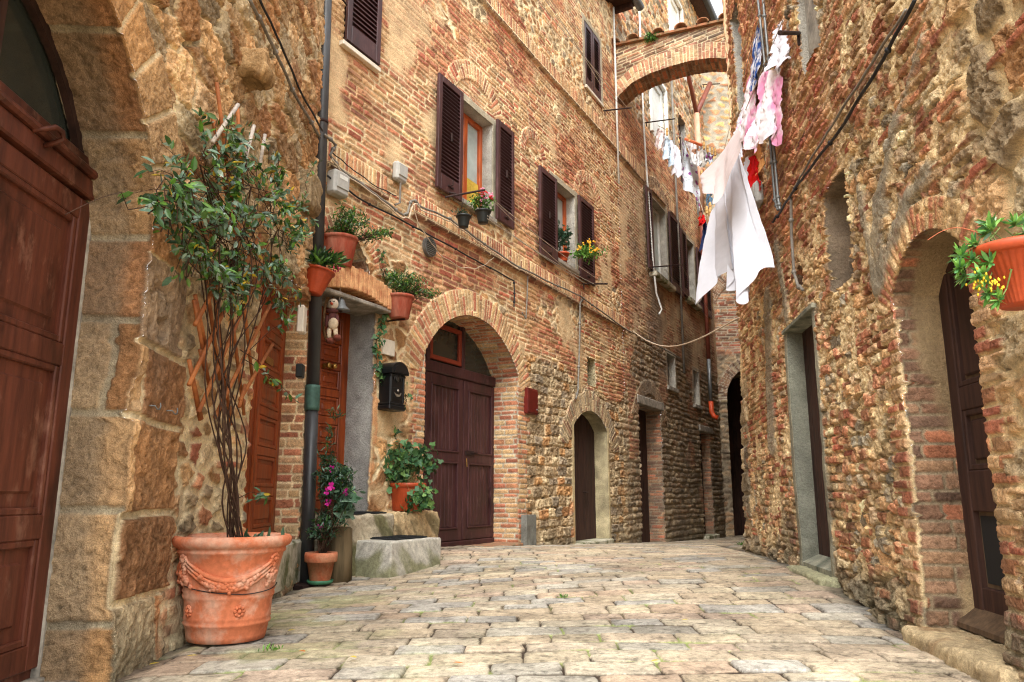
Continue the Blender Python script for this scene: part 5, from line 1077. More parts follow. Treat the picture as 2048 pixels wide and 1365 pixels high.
# succulents in the fluted pot at the right edge
c = np.array([1.755, 2.52, 0]); c[2] = at(2030, 612, 2.52)[2]; pr_ = plant_root('fluted orange hanging pot of bright succulents with yellow flowers at the right edge', c); pot('pot', pr_, c, .078, .150, .205, M_TERRA3, .022, .05, 44, n=132)
tc = c+np.array([0, 0, .205]); rosettes = [tc+np.array([dx, dy, dz]) for dx, dy, dz in ((-.10, -.03, .05), (-.04, -.06, .06), (.02, -.05, .07), (-.14, 0, .01), (-.17, -.02, -.05), (-.16, -.04, -.11), (-.14, -.04, -.17), (-.125, -.06, -.20), (-.06, .04, .07), (.06, .03, .06), (-.18, .02, -.02), (-.17, .03, -.09), (-.13, -.05, -.07), (.0, -.09, .03), (-.08, 0, .085), (-.155, -.05, -.14), (-.2, 0, -.07))]
Pp = []; Oo = []
for r_ in rosettes:
    ax_ = (r_-tc)*np.array([1, 1, .3])+np.array([0, 0, .05]); ax_ /= np.linalg.norm(ax_)
    for k in range(26): v_ = RNG.normal(size=3); v_ -= ax_*(v_@ax_)*.8; v_ /= np.linalg.norm(v_); Pp.append(r_+ax_*(.012*RNG.random())); Oo.append(v_+ax_*(.2+.7*RNG.random()))
foliage('succulent_leaf', np.array(Pp), pr_, .040, .30, [(112, 164, 72), (92, 146, 70), (132, 180, 90), (84, 136, 84)], M_LEAF, out=np.array(Oo)*3, spread=.3, up=0, droop=-.15, fold=.3); twigs('stem', tc+np.array([-.03, 0, -.02]), rosettes, pr_, .005, plain('green_stem', (112, 130, 70), .2, 20))
b = MB(); 
for k in range(46): q_ = tc+np.array([-.165-.03*RNG.random(), -.05+.02*RNG.normal(), -.135+.02*RNG.normal()]) if k % 2 else tc+np.array([-.135+.02*RNG.normal(), -.06, -.145+.014*RNG.normal()]); b.ball(q_, (.004, .004, .006), 5, 3)
b.build('yellow_flower', plain('yellow_petal', (226, 184, 40), .2, 40, .6, 0), pr_)
b = MB(); q0 = tc+np.array([-.12, 0, .05]); b.tube([q0+np.array([-.19*t, 0, .03*math.sin(pi*t)-.02*t*t]) for t in np.linspace(0, 1, 10)], [.0022*(1-.5*t) for t in np.linspace(0, 1, 10)], 5); b.build('runner', plain('reddish_runner', (176, 96, 66), .2, 20), pr_)
b = MB(FR.w); i_ = FR.inv(c); b.tube([(i_[0], -.03, i_[2]+.10), (i_[0], i_[1]-.14, i_[2]+.12)], .007); b.lathe([(.148, .165), (.154, .168), (.154, .176), (.148, .178)], 40, (0, 0, 0)) if False else None; b.build('bracket', M_IRON, pr_)
# window rail with two little black pots
rl = root('drying_rail', 'dark iron rail below the first shuttered window carrying two black pots', 'rail', FB.w(2.6, .2, 4.5)); q0, q1 = FB.P(890, 395, .06), FB.P(970, 380, .45); b = MB(); b.tube([q0, q1], .014, 8); b.build('rail', M_IRON, rl); b = MB(); b.tube([FB.P(885, 383, .02), FB.P(912, 388, .16)], .012, 8); b.build('stay', M_IRON, rl)
for px, lab, sz, pal in ((927, 'smaller matte black pot with sparse trailing stems hung from the window rail', .085, DARKG), (966, 'black pot of pink geraniums hung from the window rail below the first shuttered window', .095, FRESH+GREEN)):
    cq = FB.P(px, 455 if px < 940 else 447, .30); pr_ = plant_root(lab, cq); pot('pot', pr_, cq, sz*.68, sz, sz*1.75, M_BLKPOT, .016)
    t_ = cq+np.array([0, 0, sz*1.8]); n_ = 60 if px < 940 else 340; P_ = bush(t_+np.array([0, 0, .04 if px < 940 else .10]), (.11, .10, .06) if px < 940 else (.17, .13, .12), n_, k=14); foliage('foliage', P_, pr_, .045, .5, pal, M_LEAF2, spread=.9); twigs('stem', t_, list(P_[:14]), pr_, .003); b = MB(); b.tube([t_+np.array([-.06, 0, -.03]), t_+np.array([0, 0, .22])], .003, 5); b.build('hanger', M_IRON, pr_)
    if px > 940:
        for nm, colr, n_ in (('pink_flower', (226, 140, 170), 9), ('red_flower', (196, 30, 36), 5)):
            MF = plain(nm+'_petal', colr, .2, 40, .6, 0)
            for k in range(n_): b = MB(); q_ = t_+np.array([.16*(RNG.random()-.5)+.04, -.08+.04*RNG.normal(), .12+.12*RNG.random()]); [b.ball(q_+RNG.normal(size=3)*.012, .011, 6, 4) for _ in range(6)]; b.build(nm, MF, pr_)
# plants on the second sill and on the arch
c = FB.w(5.72, .02, 4.60); pr_ = plant_root('dark leaved plant and yellow flowers on the sill of the second shuttered window', c); pot('pot', pr_, c, .07, .10, .14, M_TERRA3, .02); P_ = bush(c+np.array([0, 0, .42]), (.16, .14, .26), 330, k=16); foliage('foliage', P_, pr_, .075, .45, DARKG, spread=.9); P_ = bush(c+np.array([.38, .05, .16]), (.36, .22, .14), 420, k=18); foliage('low_foliage', P_, pr_, .06, .4, FRESH, M_LEAF2, spread=.9); b = MB()
M_OY = plain('orange_yellow_petal', (230, 172, 44), .2, 40, .6, 0)
for k in range(16):
    b = MB(); q_ = c+np.array([.16+.45*RNG.random(), -.08-.08*RNG.random(), .12+.2*RNG.random()]); [b.ball(q_+RNG.normal(size=3)*.011, .012, 6, 4) for _ in range(4)]; b.build('yellow_flower', M_OY, pr_)
s_, z_ = FX.hit(1303, 76, .05); c = FX.w(s_, .05, z_); pr_ = plant_root('tuft of green weeds growing out of the tiled coping of the brick arch', c, name='weed_tuft', cat='plant'); P_ = bush(c+np.array([0, 0, .02]), (.22, .14, .12), 420, k=16); foliage('foliage', P_, pr_, .06, .4, FRESH+GREEN, M_LEAF2, spread=.9)
# weeds in the joints
for k, (x, y, lab) in enumerate(((1485, 1092, 'small weed tuft at the foot of the far corner of the right house'), (545, 1300, 'tiny weed in a paving joint right of the big planter'), (1130, 1195, 'tiny weed in a paving joint in the middle of the street'))):
    r = ray(x, y); t = .75/-r[2]; 
    for _ in range(6): q_ = np.array([0, 0, CZ])+r*t; t *= (CZ-float(gz(q_[0], q_[1])))/(CZ-q_[2])
    q_ = np.array([0, 0, CZ])+r*t; rr = root('weed_tuft', lab, 'plant', q_); foliage('foliage', q_+RNG.normal(size=(50 if k == 0 else 22, 3))*np.array([.05, .05, .01])*(1 if k == 0 else .45), rr, .05 if k == 0 else .028, .3, FRESH, M_LEAF2, spread=.5, up=1.0)
# fallen leaves
for k, (x, y) in enumerate(((395, 1320), (575, 1270), (610, 1313), (700, 1322), (318, 1335), (905, 1335), (1365, 1248), (1320, 1330))):
    r = ray(x, y); t = .75/-r[2]
    for _ in range(6): q_ = np.array([0, 0, CZ])+r*t; t *= (CZ-float(gz(q_[0], q_[1])))/(CZ-q_[2])
    q_ = np.array([0, 0, CZ])+r*t+np.array([0, 0, .02]); a = RNG.random()*6; L = .05; colr = [(206, 184, 60), (190, 170, 56), (196, 120, 50)][k % 3]; d_ = np.array([[math.cos(a), math.sin(a), .05]]); V, Q_, C_ = leaf_mesh(q_[None], d_, np.array([[0, 0, 1.]]), np.array([L]), np.array([L*.5]), lin([colr]), 'oval', .15, .05)
    tag(np_obj('fallen_leaf', V, Q_, M_LEAF2, None, C_, smooth=False, org=tuple(q_)), 'single fallen yellow leaf lying flat on the paving stones', 'leaf', 'fallen leaves on the paving')
# ---------------------------------------------------------------- wall fittings
def boxthing(name, label, cat, fr, x0, y0, x1, y1, depth, mat, ch=.01):
    s0, z1 = fr.hit(x0, y0, 0); s1, z0 = fr.hit(x1, y1, 0); s0, s1 = min(s0, s1), max(s0, s1); return root(name, label, cat, fr.w((s0+s1)/2, 0, min(z0, z1))), s0, s1, min(z0, z1), max(z0, z1)
def meter(label, fr, s0, s1, z0, z1, d, mat=M_GREYBOX, label_plate=True):
    r_ = root('junction_box', label, 'junction box', fr.w((s0+s1)/2, 0, z0)); b = MB(fr.w); b.box(s0, s1, -.01, d, z0, z1, .025); b.build('case', mat, r_, bevel=.006); b = MB(fr.w); b.box(s0+.02, s1-.02, d, d+.012, z0+(z1-z0)*.25, z1-.03, .01); b.build('cover', mat, r_)
    if label_plate: b = MB(fr.w); b.box(s0+.05, s1-.05, d+.012, d+.014, z0+(z1-z0)*.62, z0+(z1-z0)*.78); b.build('label_plate', M_WHITE, r_)
    return r_
meter('pale grey junction box right of the drainpipe above the lintel pot', FB, .03, .25, 3.72, 3.98, .12)
r_ = meter('rounded grey junction box above a conduit, between drainpipe and first shutters', FB, 1.08, 1.28, 4.27, 4.50, .08, label_plate=False); b = MB(FB.w); b.tube([(1.18, .05, 4.27), (1.18, .05, 4.02), (1.12, .03, 3.98)], .012); b.build('conduit', M_CABLE, r_)
meter('grey meter box on the right wall behind the hanging laundry', FR, 2.72, 2.92, 3.56, 3.80, .07, label_plate=False)
vr = root('vent_grille', 'round grey vent grille in the bricks above the left side of the carriage door arch', 'vent', FB.w(1.84, 0, 3.6)); b = MB(FB.w)
b.prism([(1.84+.12*math.cos(t), 3.70+.12*math.sin(t)) for t in np.linspace(0, 2*pi, 28)[:-1]], -.01, .035); b.build('rim', M_STEEL, vr); b = MB(FB.w)
for k in range(9): w_ = math.sqrt(max(0, .1**2-(-.09+.0225*k)**2)); b.box(1.84-w_, 1.84+w_, .035, .05, 3.70-.09+.0225*k-.006, 3.70-.09+.0225*k+.004)
b.build('slats', plain('vent_grey', (96, 92, 84), .2, 9), vr)
# mailbox with crest, flap and handle
s0, s1, z0, z1 = .96, 1.24, 1.67, 2.17; mb = root('mailbox', 'black cast mailbox with a crest and arched top beside the recessed house door', 'mailbox', FB.w(1.1, .05, z0)); cx = (s0+s1)/2; hw = (s1-s0)/2
b = MB(FB.w); b.box(s0+.02, s1-.02, .0, .15, z0+.03, z1-.10, .008); b.box(s0, s1, .0, .165, z0, z0+.05, .01); b.box(s0+.005, s1-.005, .0, .16, z0+.05, z0+.075, .006)
for s in (s0+.02, s1-.05): b.box(s, s+.03, .15, .162, z0+.08, z1-.12, .005)
b.box(s0+.01, s1-.01, .15, .165, z1-.15, z1-.13, .004); b.build('body', M_MAIL, mb)
b = MB(FB.w); pr = [(cx+hw*1.08*math.cos(t), z1-.12+.13*math.sin(t)) for t in np.linspace(0, pi, 20)]; b.prism(pr, -.0, .19); pr = [(cx+hw*.8*math.cos(t), z1-.11+.09*math.sin(t)) for t in np.linspace(0, pi, 16)]; b.prism(pr, .19, .197); b.build('arched_top', M_MAIL, mb)
b = MB(FB.w); b.box(cx-.10, cx+.10, .15, .158, z0+.11, z0+.235, .004); b.build('flap', M_MAIL, mb)
b = MB(FB.w); pr = [(cx+.055*math.cos(t), z0+.185-.045*math.sin(t)) for t in np.linspace(0, pi, 12)]+[(cx+.055*math.cos(t), z0+.185-.02*math.sin(t)) for t in np.linspace(pi, 0, 12)]; b.prism(pr, .158, .165); b.ball((cx, .165, z0+.205), (.014, .008, .016)); b.build('handle', plain('worn_silver_metal', (170, 164, 150), .2, 20, .35, 0, .001, .6, .7), mb)
b = MB(FB.w); MC = plain('crest_pewter', (70, 70, 70), .3, 30, .4, .1, .001, .5, .6); zc = z0+.36
b.prism([(cx-.045, zc+.05), (cx+.045, zc+.05), (cx+.045, zc-.01), (cx+.03, zc-.045), (cx, zc-.065), (cx-.03, zc-.045), (cx-.045, zc-.01)], .15, .160); b.ball((cx, .16, zc+.085), (.03, .008, .022)); b.ball((cx, .16, zc+.115), (.014, .008, .018))
for t in (-1, 1): b.ball((cx+.03*t, .158, zc+.09), (.014, .006, .026)); b.ball((cx+.058*t, .156, zc), (.009, .006, .05)); b.ball((cx+.02*t, .162, zc+.01), (.012, .005, .03))
b.build('crest', MC, mb, smooth=True)
b = MB(FB.w); s_, z_ = FB.hit(776, 708, .01); b.box(1.00, 1.20, -.01, .03, z_-.02, z_+.15, .004); tag(b.build('stone_plaque', M_MARB), 'blank pale stone tile on the wall just above the black mailbox', 'plaque')
rb_ = root('utility_hatch', 'dark red metal hatch on the rubble wall right of the carriage door', 'hatch', FB.w(4.5, .03, 1.95)); b = MB(FB.w); b.box(4.34, 4.68, -.02, .05, 1.95, 2.32, .006); b.build('frame', M_REDBOX, rb_); b = MB(FB.w); b.box(4.36, 4.66, .05, .06, 1.97, 2.30, .004); b.build('door', M_REDBOX, rb_); b = MB(FB.w); b.ball((4.62, .06, 2.02), .015); b.build('lock', M_STEEL, rb_)
gb = root('utility_hatch', 'low grey metal plate at the foot of the wall right of the brick pier', 'hatch', FB.w(4.35, .05, .12)); b = MB(FB.w); b.box(4.22, 4.52, .0, .09, .10, .53, .004); b.build('plate', plain('scuffed_grey_paint', (128, 128, 120), .35, 6, .7, .15, .002, .25, c2=(98, 96, 88)), gb)
b = MB(FA.w); s_, z_ = FA.hit(598, 745, .02); b.box(s_-.05, s_+.05, .0, .06, z_-.05, z_+.07, .01); tag(b.build('doorbell', M_BLKPOT), 'small black bell push on the brick pier left of the drainpipe', 'doorbell')
b = MB(FA.w); s_, z_ = FA.hit(606, 640, .04); b.box(s_-.06, s_+.06, .0, .06, z_-.12, z_+.12, .01); tag(b.build('intercom', M_MARB), 'pale intercom panel on the pier just left of the drainpipe under the tilted pot', 'intercom')
for px, py, lab in ((306, 812, 'left one of two steel screw hooks in the ashlar blocks'), (341, 822, 'right one of two steel screw hooks in the ashlar blocks')):
    s_, z_ = FA.hit(px, py, .01); b = MB(FA.w); b.tube([(s_-.01, -.02, z_), (s_, .02, z_), (s_+.01, .026, z_-.014), (s_+.028, .03, z_-.014), (s_+.04, .03, z_+.002), (s_+.036, .028, z_+.018)], .0035, 6); tag(b.build('screw_hook', M_STEEL, smooth=True), lab, 'hook')
# corbel stone by the pipe
sk_, zk_ = FA.hit(618, 380, .05)
rough_block('corbel_stone', FA, sk_-.16, sk_+.16, -.05, .12, zk_-.2, zk_+.14, M_WALL, HA, [(160, 134, 96), (138, 110, 74)], .035, .010, 31, rnd=.035)
rough_block('corbel_stone', FA, .18, .44, -.05, .17, 3.42, 3.62, M_WALL, HA, [(196, 150, 92), (150, 112, 64)], .04, .01, 33, rnd=.05)
# hanging bell lamp and doll
s_, z_ = FB.hit(672, 545, .16); bl_ = root('bell', 'small grey metal bell hanging under the brick lintel', 'bell', FB.w(.22, .10, 2.56)); b = MB(FB.w); b.lathe([(.09, 0), (.085, .012), (.05, .05), (.035, .10), (.015, .13), (.001, .135)], 24, (.22, .10, 2.56)); b.build('bell_cup', M_STEEL, bl_, smooth=True); b = MB(FB.w); b.ball((.22, .10, 2.56), .018); b.build('clapper', M_IRON, bl_)
dc = FB.P(667, 640, .06); dl = root('hanging_doll', 'stuffed bird doll in maroon and cream sitting in a hanging twig ring', 'doll', dc-np.array([0, 0, .25]))
ex = np.array([1., 0, 0]); ez = np.array([0, 0, 1.]); ey = np.array([0, -1., 0]); q = lambda x, z, o=0: dc+ex*x+ez*z+ey*o
tw = plain('dry_twigs', (158, 120, 82), .4, 30, .9, .2); b = MB()
for k in range(7): ph = RNG.random()*6; b.tube([q(-.04+(.06+.01*math.sin(3*t+ph))*math.cos(t), .02+(.23+.012*math.cos(4*t+ph))*math.sin(t), -.02+.02*math.sin(2*t+ph)) for t in np.linspace(0, 2*pi, 30)], .010, 5)
b.build('twig_ring', tw, dl, smooth=True); b = MB(); b.tube([q(-.05, .24), q(-.045, .50)], .004, 5); b.tube([q(.05, .18), q(.05, .50)], .005, 5); b.build('cord', M_ROPE, dl)
b = MB(); b.ball(q(.0, -.02, .05), (.055, .05, .085)); b.ball(q(-.005, .075, .05), (.06, .055, .03)); b.ball(q(-.045, -.03, .07), (.022, .025, .06)); b.ball(q(.05, -.02, .07), (.022, .025, .06)); b.build('jacket', plain('maroon_cloth', (104, 62, 58), .35, 30, .95, .3), dl, smooth=True)
b = MB(); b.ball(q(.005, .14, .06), (.052, .05, .056)); b.build('head', plain('cream_plush', (222, 206, 184), .15, 40, .95, .3), dl, smooth=True); b = MB(); b.ball(q(.005, .13, .125), (.014, .035, .012)); b.build('beak', M_ORGPIPE, dl, smooth=True); b = MB(); b.ball(q(-.012, .155, .11), .007); b.ball(q(.024, .155, .11), .007); b.build('eyes', M_MAIL, dl)
b = MB(); b.ball(q(.02, -.06, .09), (.05, .03, .06)); b.tube([q(-.02, -.10, .06), q(-.012, -.15, .10), q(-.005, -.21, .11)], [.024, .022, .02], 8); b.tube([q(.035, -.10, .06), q(.05, -.15, .10), q(.06, -.19, .11)], [.024, .022, .02], 8); b.build('breeches', plain('cream_cloth', (216, 194, 162), .2, 30, .95, .3), dl, smooth=True)
b = MB(); b.ball(q(.01, -.235, .13), (.04, .055, .032)); b.ball(q(.075, -.205, .13), (.04, .055, .032)); b.build('boots', plain('brown_felt', (122, 66, 52), .3, 30, .95, .3), dl, smooth=True)
# ---------------------------------------------------------------- cables
def cable(label, pts, fr, mat, r=.009, o=.035, sag=0, name='cable', cat='cable', group=None, clips=0):
    W = [fr.P(p[0], p[1], p[2] if len(p) > 2 else o) for p in pts]; dense = []
    for p, q_ in zip(W[:-1], W[1:]): dense += [p+(q_-p)*t-np.array([0, 0, sag*math.sin(pi*t)+(.005*math.sin(9*t) if not sag else 0)]) for t in np.linspace(0, 1, 9)[:-1]]
    b = MB(); b.tube(dense+[W[-1]], r, 7); 
    for k in range(clips): q_ = dense[int((k+.5)*len(dense)/clips)]; b.ball(tuple(q_), r*1.9, 6, 4)
    return tag(b.build(name, mat, smooth=True), label, cat, group)
cable('thick grey cable bundle running down the ochre wall to the drainpipe, lower strand', [(500, 0), (545, 90), (590, 190), (640, 275)], FA, M_CABLE, .012, .05, clips=4); cable('second thinner cable of the pair descending the ochre wall to the drainpipe', [(520, 0), (560, 85), (602, 185), (645, 262)], FA, M_CABLEB, .009, .06)
cable('grey cable looping from the drainpipe along the ledge over the carriage door', [(650, 270, .2), (672, 290, .12), (660, 310, .12), (680, 338), (750, 388), (805, 430), (815, 428), (822, 402, .08), (832, 402, .08), (838, 412), (900, 438), (960, 482), (1030, 530), (1100, 565), (1160, 592), (1250, 658), (1310, 688), (1362, 718)], FB, M_CABLE, .013, .075, clips=16)
cable('pale second strand clipped under the grey cable along the ledge', [(664, 318, .12), (684, 345), (752, 392), (803, 436), (818, 436), (826, 410, .09), (834, 408, .09), (842, 420), (902, 444), (962, 488), (1032, 536), (1060, 548)], FB, M_CABLEW, .008, .09)
cable('thin cable running from the pipe joint to the rounded junction box', [(664, 305, .12), (700, 335), (750, 372), (792, 392)], FB, M_CABLEB, .006, .05)
cable('straight black cable crossing the bricks above the carriage door and turning down', [(655, 352, .06), (723, 400), (840, 460), (950, 520), (1028, 562), (1029, 590), (1028, 614)], FB, M_CABLEB, .010, .05, clips=8)
cable('thin pale cable drooping over the vent beside the black cable', [(822, 405), (838, 450), (858, 480), (880, 510), (920, 535), (950, 538), (970, 530), (988, 515)], FB, M_CABLEW, .005, .06)
cable('short grey conduit dropping from the ledge cable right of the carriage door arch', [(1056, 545), (1054, 600), (1052, 638), (1044, 625)], FB, M_CABLE, .010, .05); cable('long grey conduit dropping to the small arched door', [(1168, 596), (1160, 606), (1159, 690), (1156, 780), (1152, 798)], FB, M_CABLE, .016, .05, clips=4)
b = MB(); q0, q1 = FB.P(1265, 662, .06), FR.P(1478, 636, .05); b.tube([q0+(q1-q0)*t-np.array([0, 0, .36*math.sin(pi*t)*(1-.2*t)]) for t in np.linspace(0, 1, 40)], .010, 7); tag(b.build('cable', M_CABLEW, smooth=True), 'pale cable sagging across the alley from the brick wall to the right house', 'cable')
b = MB(FB.w); b.tube([(8.45, .06, 11.0), (8.46, .06, 7.0)], .022, 8); tag(b.build('conduit', M_WHITE, smooth=True), 'white vertical conduit at the end of the brick house beside the brick arch', 'conduit'); b = MB(FB.w); b.tube([(10.25, .06, 13.5), (10.26, .06, 9.0), (10.5, .08, 5.9), (10.6, .1, 5.2), (10.9, .12, 4.9), (10.75, .1, 4.75)], .022, 8); tag(b.build('conduit', M_WHITE, smooth=True), 'white cable dropping down the far house left of its shuttered window', 'conduit')
b = MB(FB.w); b.tube([(12.75, .08, 12.5), (12.72, .08, 9.0), (12.7, .08, 3.7)], .03, 8); tag(b.build('conduit', M_CABLE, smooth=True), 'grey conduit running full height between the two far shuttered windows', 'conduit')
cable('thick black cable running steeply down the right wall past the recessed window', [(1830, 0), (1760, 130), (1680, 260), (1610, 350), (1585, 385), (1558, 428), (1545, 445)], FR, M_CABLEB, .010, .06, clips=4); cable('mossy grey cable beside the black cable on the right wall', [(1812, 20), (1735, 140), (1655, 265), (1600, 355), (1580, 395)], FR, M_CABLE, .008, .05)
cable('grey conduit dropping to the little niche over the right house second door', [(1582, 395), (1583, 470), (1588, 545), (1596, 572), (1606, 580)], FR, M_CABLE, .012, .05, clips=3)
cable('left of two parallel grey conduits rising up the right wall behind the laundry', [(1516, 0), (1530, 130), (1542, 300), (1550, 400), (1556, 420)], FR, M_STEEL, .012, .06, clips=6); cable('right of two parallel grey conduits rising up the right wall behind the laundry', [(1526, 0), (1538, 130), (1548, 300), (1556, 395), (1560, 420)], FR, M_STEEL, .012, .06, clips=6)

# ---------------------------------------------------------------- rails, lines and laundry
def rail(label, fr, a, b_, oa, ob, group=None):
    q0, q1 = fr.P(*a, oa), fr.P(*b_, ob); m = MB(); m.tube([q0, q1], .016, 8); m.tube([q0+(q1-q0)*.05, q0+(q1-q0)*.05-np.array([0, 0, .1])], .012, 6); tag(m.build('line_bracket', M_IRON), label, 'bracket'); return q1
def line(label, q0, q1, sag=.05, r=.004, group=None):
    b = MB(); b.tube([q0+(q1-q0)*t-np.array([0, 0, sag*4*t*(1-t)]) for t in np.linspace(0, 1, 16)], r, 5); tag(b.build('clothes_line', M_ROPE), label, 'clothes line', group); return lambda t: q0+(q1-q0)*t-np.array([0, 0, sag*4*t*(1-t)])
e2 = rail('iron line bracket projecting below the second shuttered window', FB, (1165, 568), (1215, 568), .05, .55)
for k, (oa, ob) in enumerate(((.40, .25), (.42, .52))):
    line('paired white clothes lines strung between the first and second window brackets', FB.P(970 if k == 0 else 972, 385+k*2, oa), FB.P(1168+k*40, 567, ob), .05, .004, 'lines between the window brackets'); line('paired white clothes lines strung between the first and second window brackets', FB.P(975, 432+k*6, oa), FB.P(1175+k*14, 569, ob), .04, .004, 'lines between the window brackets')
rail('iron line bracket high on the brick house under the upper shuttered window', FB, (1207, 222), (1263, 216), .05, .5)
for k in range(3): line('long pale clothes lines running up the brick facade past the upper shutters', FB.P(1230+12*k, 215, .3+.1*k), FB.P(1085-8*k-(k == 2)*10, -20, .3+.1*k), .02, .005, 'lines up the brick facade')
rail('iron line bracket under the far shuttered window', FB, (1300, 535), (1365, 530), .05, .6); line('thin clothes line slanting away from the far window bracket', FB.P(1365, 535, .5), FB.P(1430, 640, .4), .02); line('second thin clothes line slanting from the far window bracket', FB.P(1330, 540, .4), FB.P(1420, 640, .3), .02)
br = rail('black iron line bracket under the white shuttered window of the far house', FB, (1290, 246), (1350, 238), .05, .7)
rail('black iron line bracket on the right wall behind the white laundry', FR, (1598, 67), (1560, 66), .0, .42); rail('short iron line bracket on the end house wall seen through the brick arch', FE, (1405, 170), (1440, 168), .1, .5)
def cloth_mat(name, base, kind=None, c2=None, sc=9):
    m, nt, b = nodes(name); n = noise_n(nt, 5, 4); w = noise_n(nt, 160, 2); c0 = tuple(lin(base)); r = ramp(nt, n.outputs[0], [(.3, tuple(lin(base)*.9)), (.7, c0)]); col = r.outputs[0]
    if kind:
        tc = N(nt, 'ShaderNodeTexCoord'); v = N(nt, 'ShaderNodeTexVoronoi'); v.inputs['Scale'].default_value = sc; nt.links.new(tc.outputs['Object'], v.inputs['Vector'])
        if kind == 'floral':
            rr = ramp(nt, v.outputs['Distance'], [(.0, (1, .8, .4)), (.10, tuple(lin(c2))), (.30, tuple(lin(c2))), (.34, (1, 1, 1))]); col = mul(nt, col, rr.outputs[0]); v2 = N(nt, 'ShaderNodeTexVoronoi'); v2.inputs['Scale'].default_value = sc*2.3; nt.links.new(tc.outputs['Object'], v2.inputs['Vector']); r3 = ramp(nt, v2.outputs['Distance'], [(.16, (.35, .5, .45)), (.24, (1, 1, 1))]); col = mul(nt, col, r3.outputs[0])
        else:
            n2 = noise_n(nt, sc, 4, .6); rr = ramp(nt, n2.outputs[0], [(.42, tuple(lin(c2))), (.56, (1, 1, 1))]); col = mul(nt, col, rr.outputs[0])
    nt.links.new(col, b.inputs['Base Color']); b.inputs['Roughness'].default_value = .9; b.inputs['Specular IOR Level'].default_value = .1; bump(nt, b, w.outputs[0], .15, .001); bump(nt, b, n.outputs[0], .3, .02)
    tr = N(nt, 'ShaderNodeBsdfTranslucent'); nt.links.new(col, tr.inputs[0]); mx = N(nt, 'ShaderNodeMixShader'); mx.inputs[0].default_value = .12; out = [q_ for q_ in nt.nodes if q_.type == 'OUTPUT_MATERIAL'][0]; nt.links.new(b.outputs[0], mx.inputs[1]); nt.links.new(tr.outputs[0], mx.inputs[2]); nt.links.new(mx.outputs[0], out.inputs[0]); return m
def curve(pts, n):
    P = np.array(pts, float); d = np.concatenate([[0], np.cumsum(np.linalg.norm(np.diff(P, axis=0), axis=1))]); t = np.linspace(0, d[-1], n); return np.stack([np.interp(t, d, P[:, k]) for k in range(3)], 1)
def smoothp(P, k=6):
    P = [np.array(p, float) for p in P]; Q = [2*P[0]-P[1]]+P+[2*P[-1]-P[-2]]; out = []
    for i in range(1, len(Q)-2):
        for t in np.linspace(0, 1, k, endpoint=False): out.append(.5*((2*Q[i])+(Q[i+1]-Q[i-1])*t+(2*Q[i-1]-5*Q[i]+4*Q[i+1]-Q[i+2])*t*t+(3*Q[i]-Q[i-1]-3*Q[i+1]+Q[i+2])*t**3))
    return out+[P[-1]]
def cloth(name, label, cat, top, bot, mat, folds=3.0, amp=.06, nu=60, nv=70, crinkle=.008, seed=1, ndir=None, group=None, swell=.0, split=0):
    """a hanging cloth: top edge, bottom edge (world points), folds growing downward"""
    T = curve(smoothp(top), nu); Bm = curve(smoothp(bot), nu); ndir = np.array(ndir if ndir is not None else [.3, -1, 0.]); ndir = ndir/np.linalg.norm(ndir)
    u = np.linspace(0, 1, nu)[:, None]; v = np.linspace(0, 1, nv)[None]
    W = T[:, None]*(1-v[..., None])+Bm[:, None]*v[..., None]; ph = seed*1.7
    f = amp*(np.sin(2*pi*folds*u+ph+.6*np.sin(3*v+ph))+.45*np.sin(2*pi*folds*2.1*u+ph*2.2+1.1*v))*(.12+.88*v**.8)+swell*np.sin(pi*v)
    cr = crinkle*(fbm(u*14+0*v+seed, v*14+0*u, seed+900, 4)-.5)*4+crinkle*1.6*(fbm(u*5+v*3, v*5-u*3, seed+901, 3)-.5)*4
    W = W+ndir*(f+cr)[..., None]; sd = np.cross(ndir, [0, 0, 1]); W = W+sd*(.5*amp*np.sin(2*pi*folds*u*.7+ph*3+2*v)*v)[..., None]; W[..., 2] += (.02*np.sin(2*pi*folds*u+ph)*v**2)
    ii = np.arange(nu*nv).reshape(nu, nv); Q = np.stack([ii[:-1, :-1].ravel(), ii[1:, :-1].ravel(), ii[1:, 1:].ravel(), ii[:-1, 1:].ravel()], 1); c = T.mean(0)
    return tag(np_obj(name, W.reshape(-1, 3), Q, mat, None, None, org=tuple(c)), label, cat, group)
# line A: from the right wall bracket away to the far window
LA0, LA1 = at(1566, 40, 5.5), at(1400, 440, 10.5); line('near clothes line slanting away from the right wall bracket, laden with laundry', LA0, LA1, .0, .005); line('second strand of the laden clothes line beside the right wall', at(1528, 0, 5.6), at(1440, 330, 12), .0, .004)
M_SHEET = cloth_mat('white_linen', (226, 228, 236)); M_PINKW = cloth_mat('pinkish_linen', (214, 198, 194)); M_PINK = cloth_mat('pink_tie_dye', (250, 240, 242), 'dye', (238, 164, 200), 3.5); M_BLUE = cloth_mat('blue_white_print', (232, 234, 240), 'dye', (52, 92, 168), 9); M_FLOR = cloth_mat('purple_floral_print', (214, 220, 226), 'floral', (176, 92, 160), 6.0); M_FLOR2 = cloth_mat('small_floral_print', (222, 220, 220), 'floral', (206, 160, 130), 4); M_RED = cloth_mat('red_orange_print', (206, 30, 36), 'dye', (236, 180, 60), 16); M_OR = cloth_mat('orange_gauze', (242, 178, 110)); M_LB = cloth_mat('pale_blue_cotton', (196, 212, 224)); M_GREYC = cloth_mat('grey_cotton', (190, 186, 178)); M_NAVY = cloth_mat('navy_cotton', (40, 54, 96)); M_BLUEC = cloth_mat('slate_blue_cotton', (104, 136, 160)); M_WHT = cloth_mat('white_cotton', (222, 220, 226))
a = at
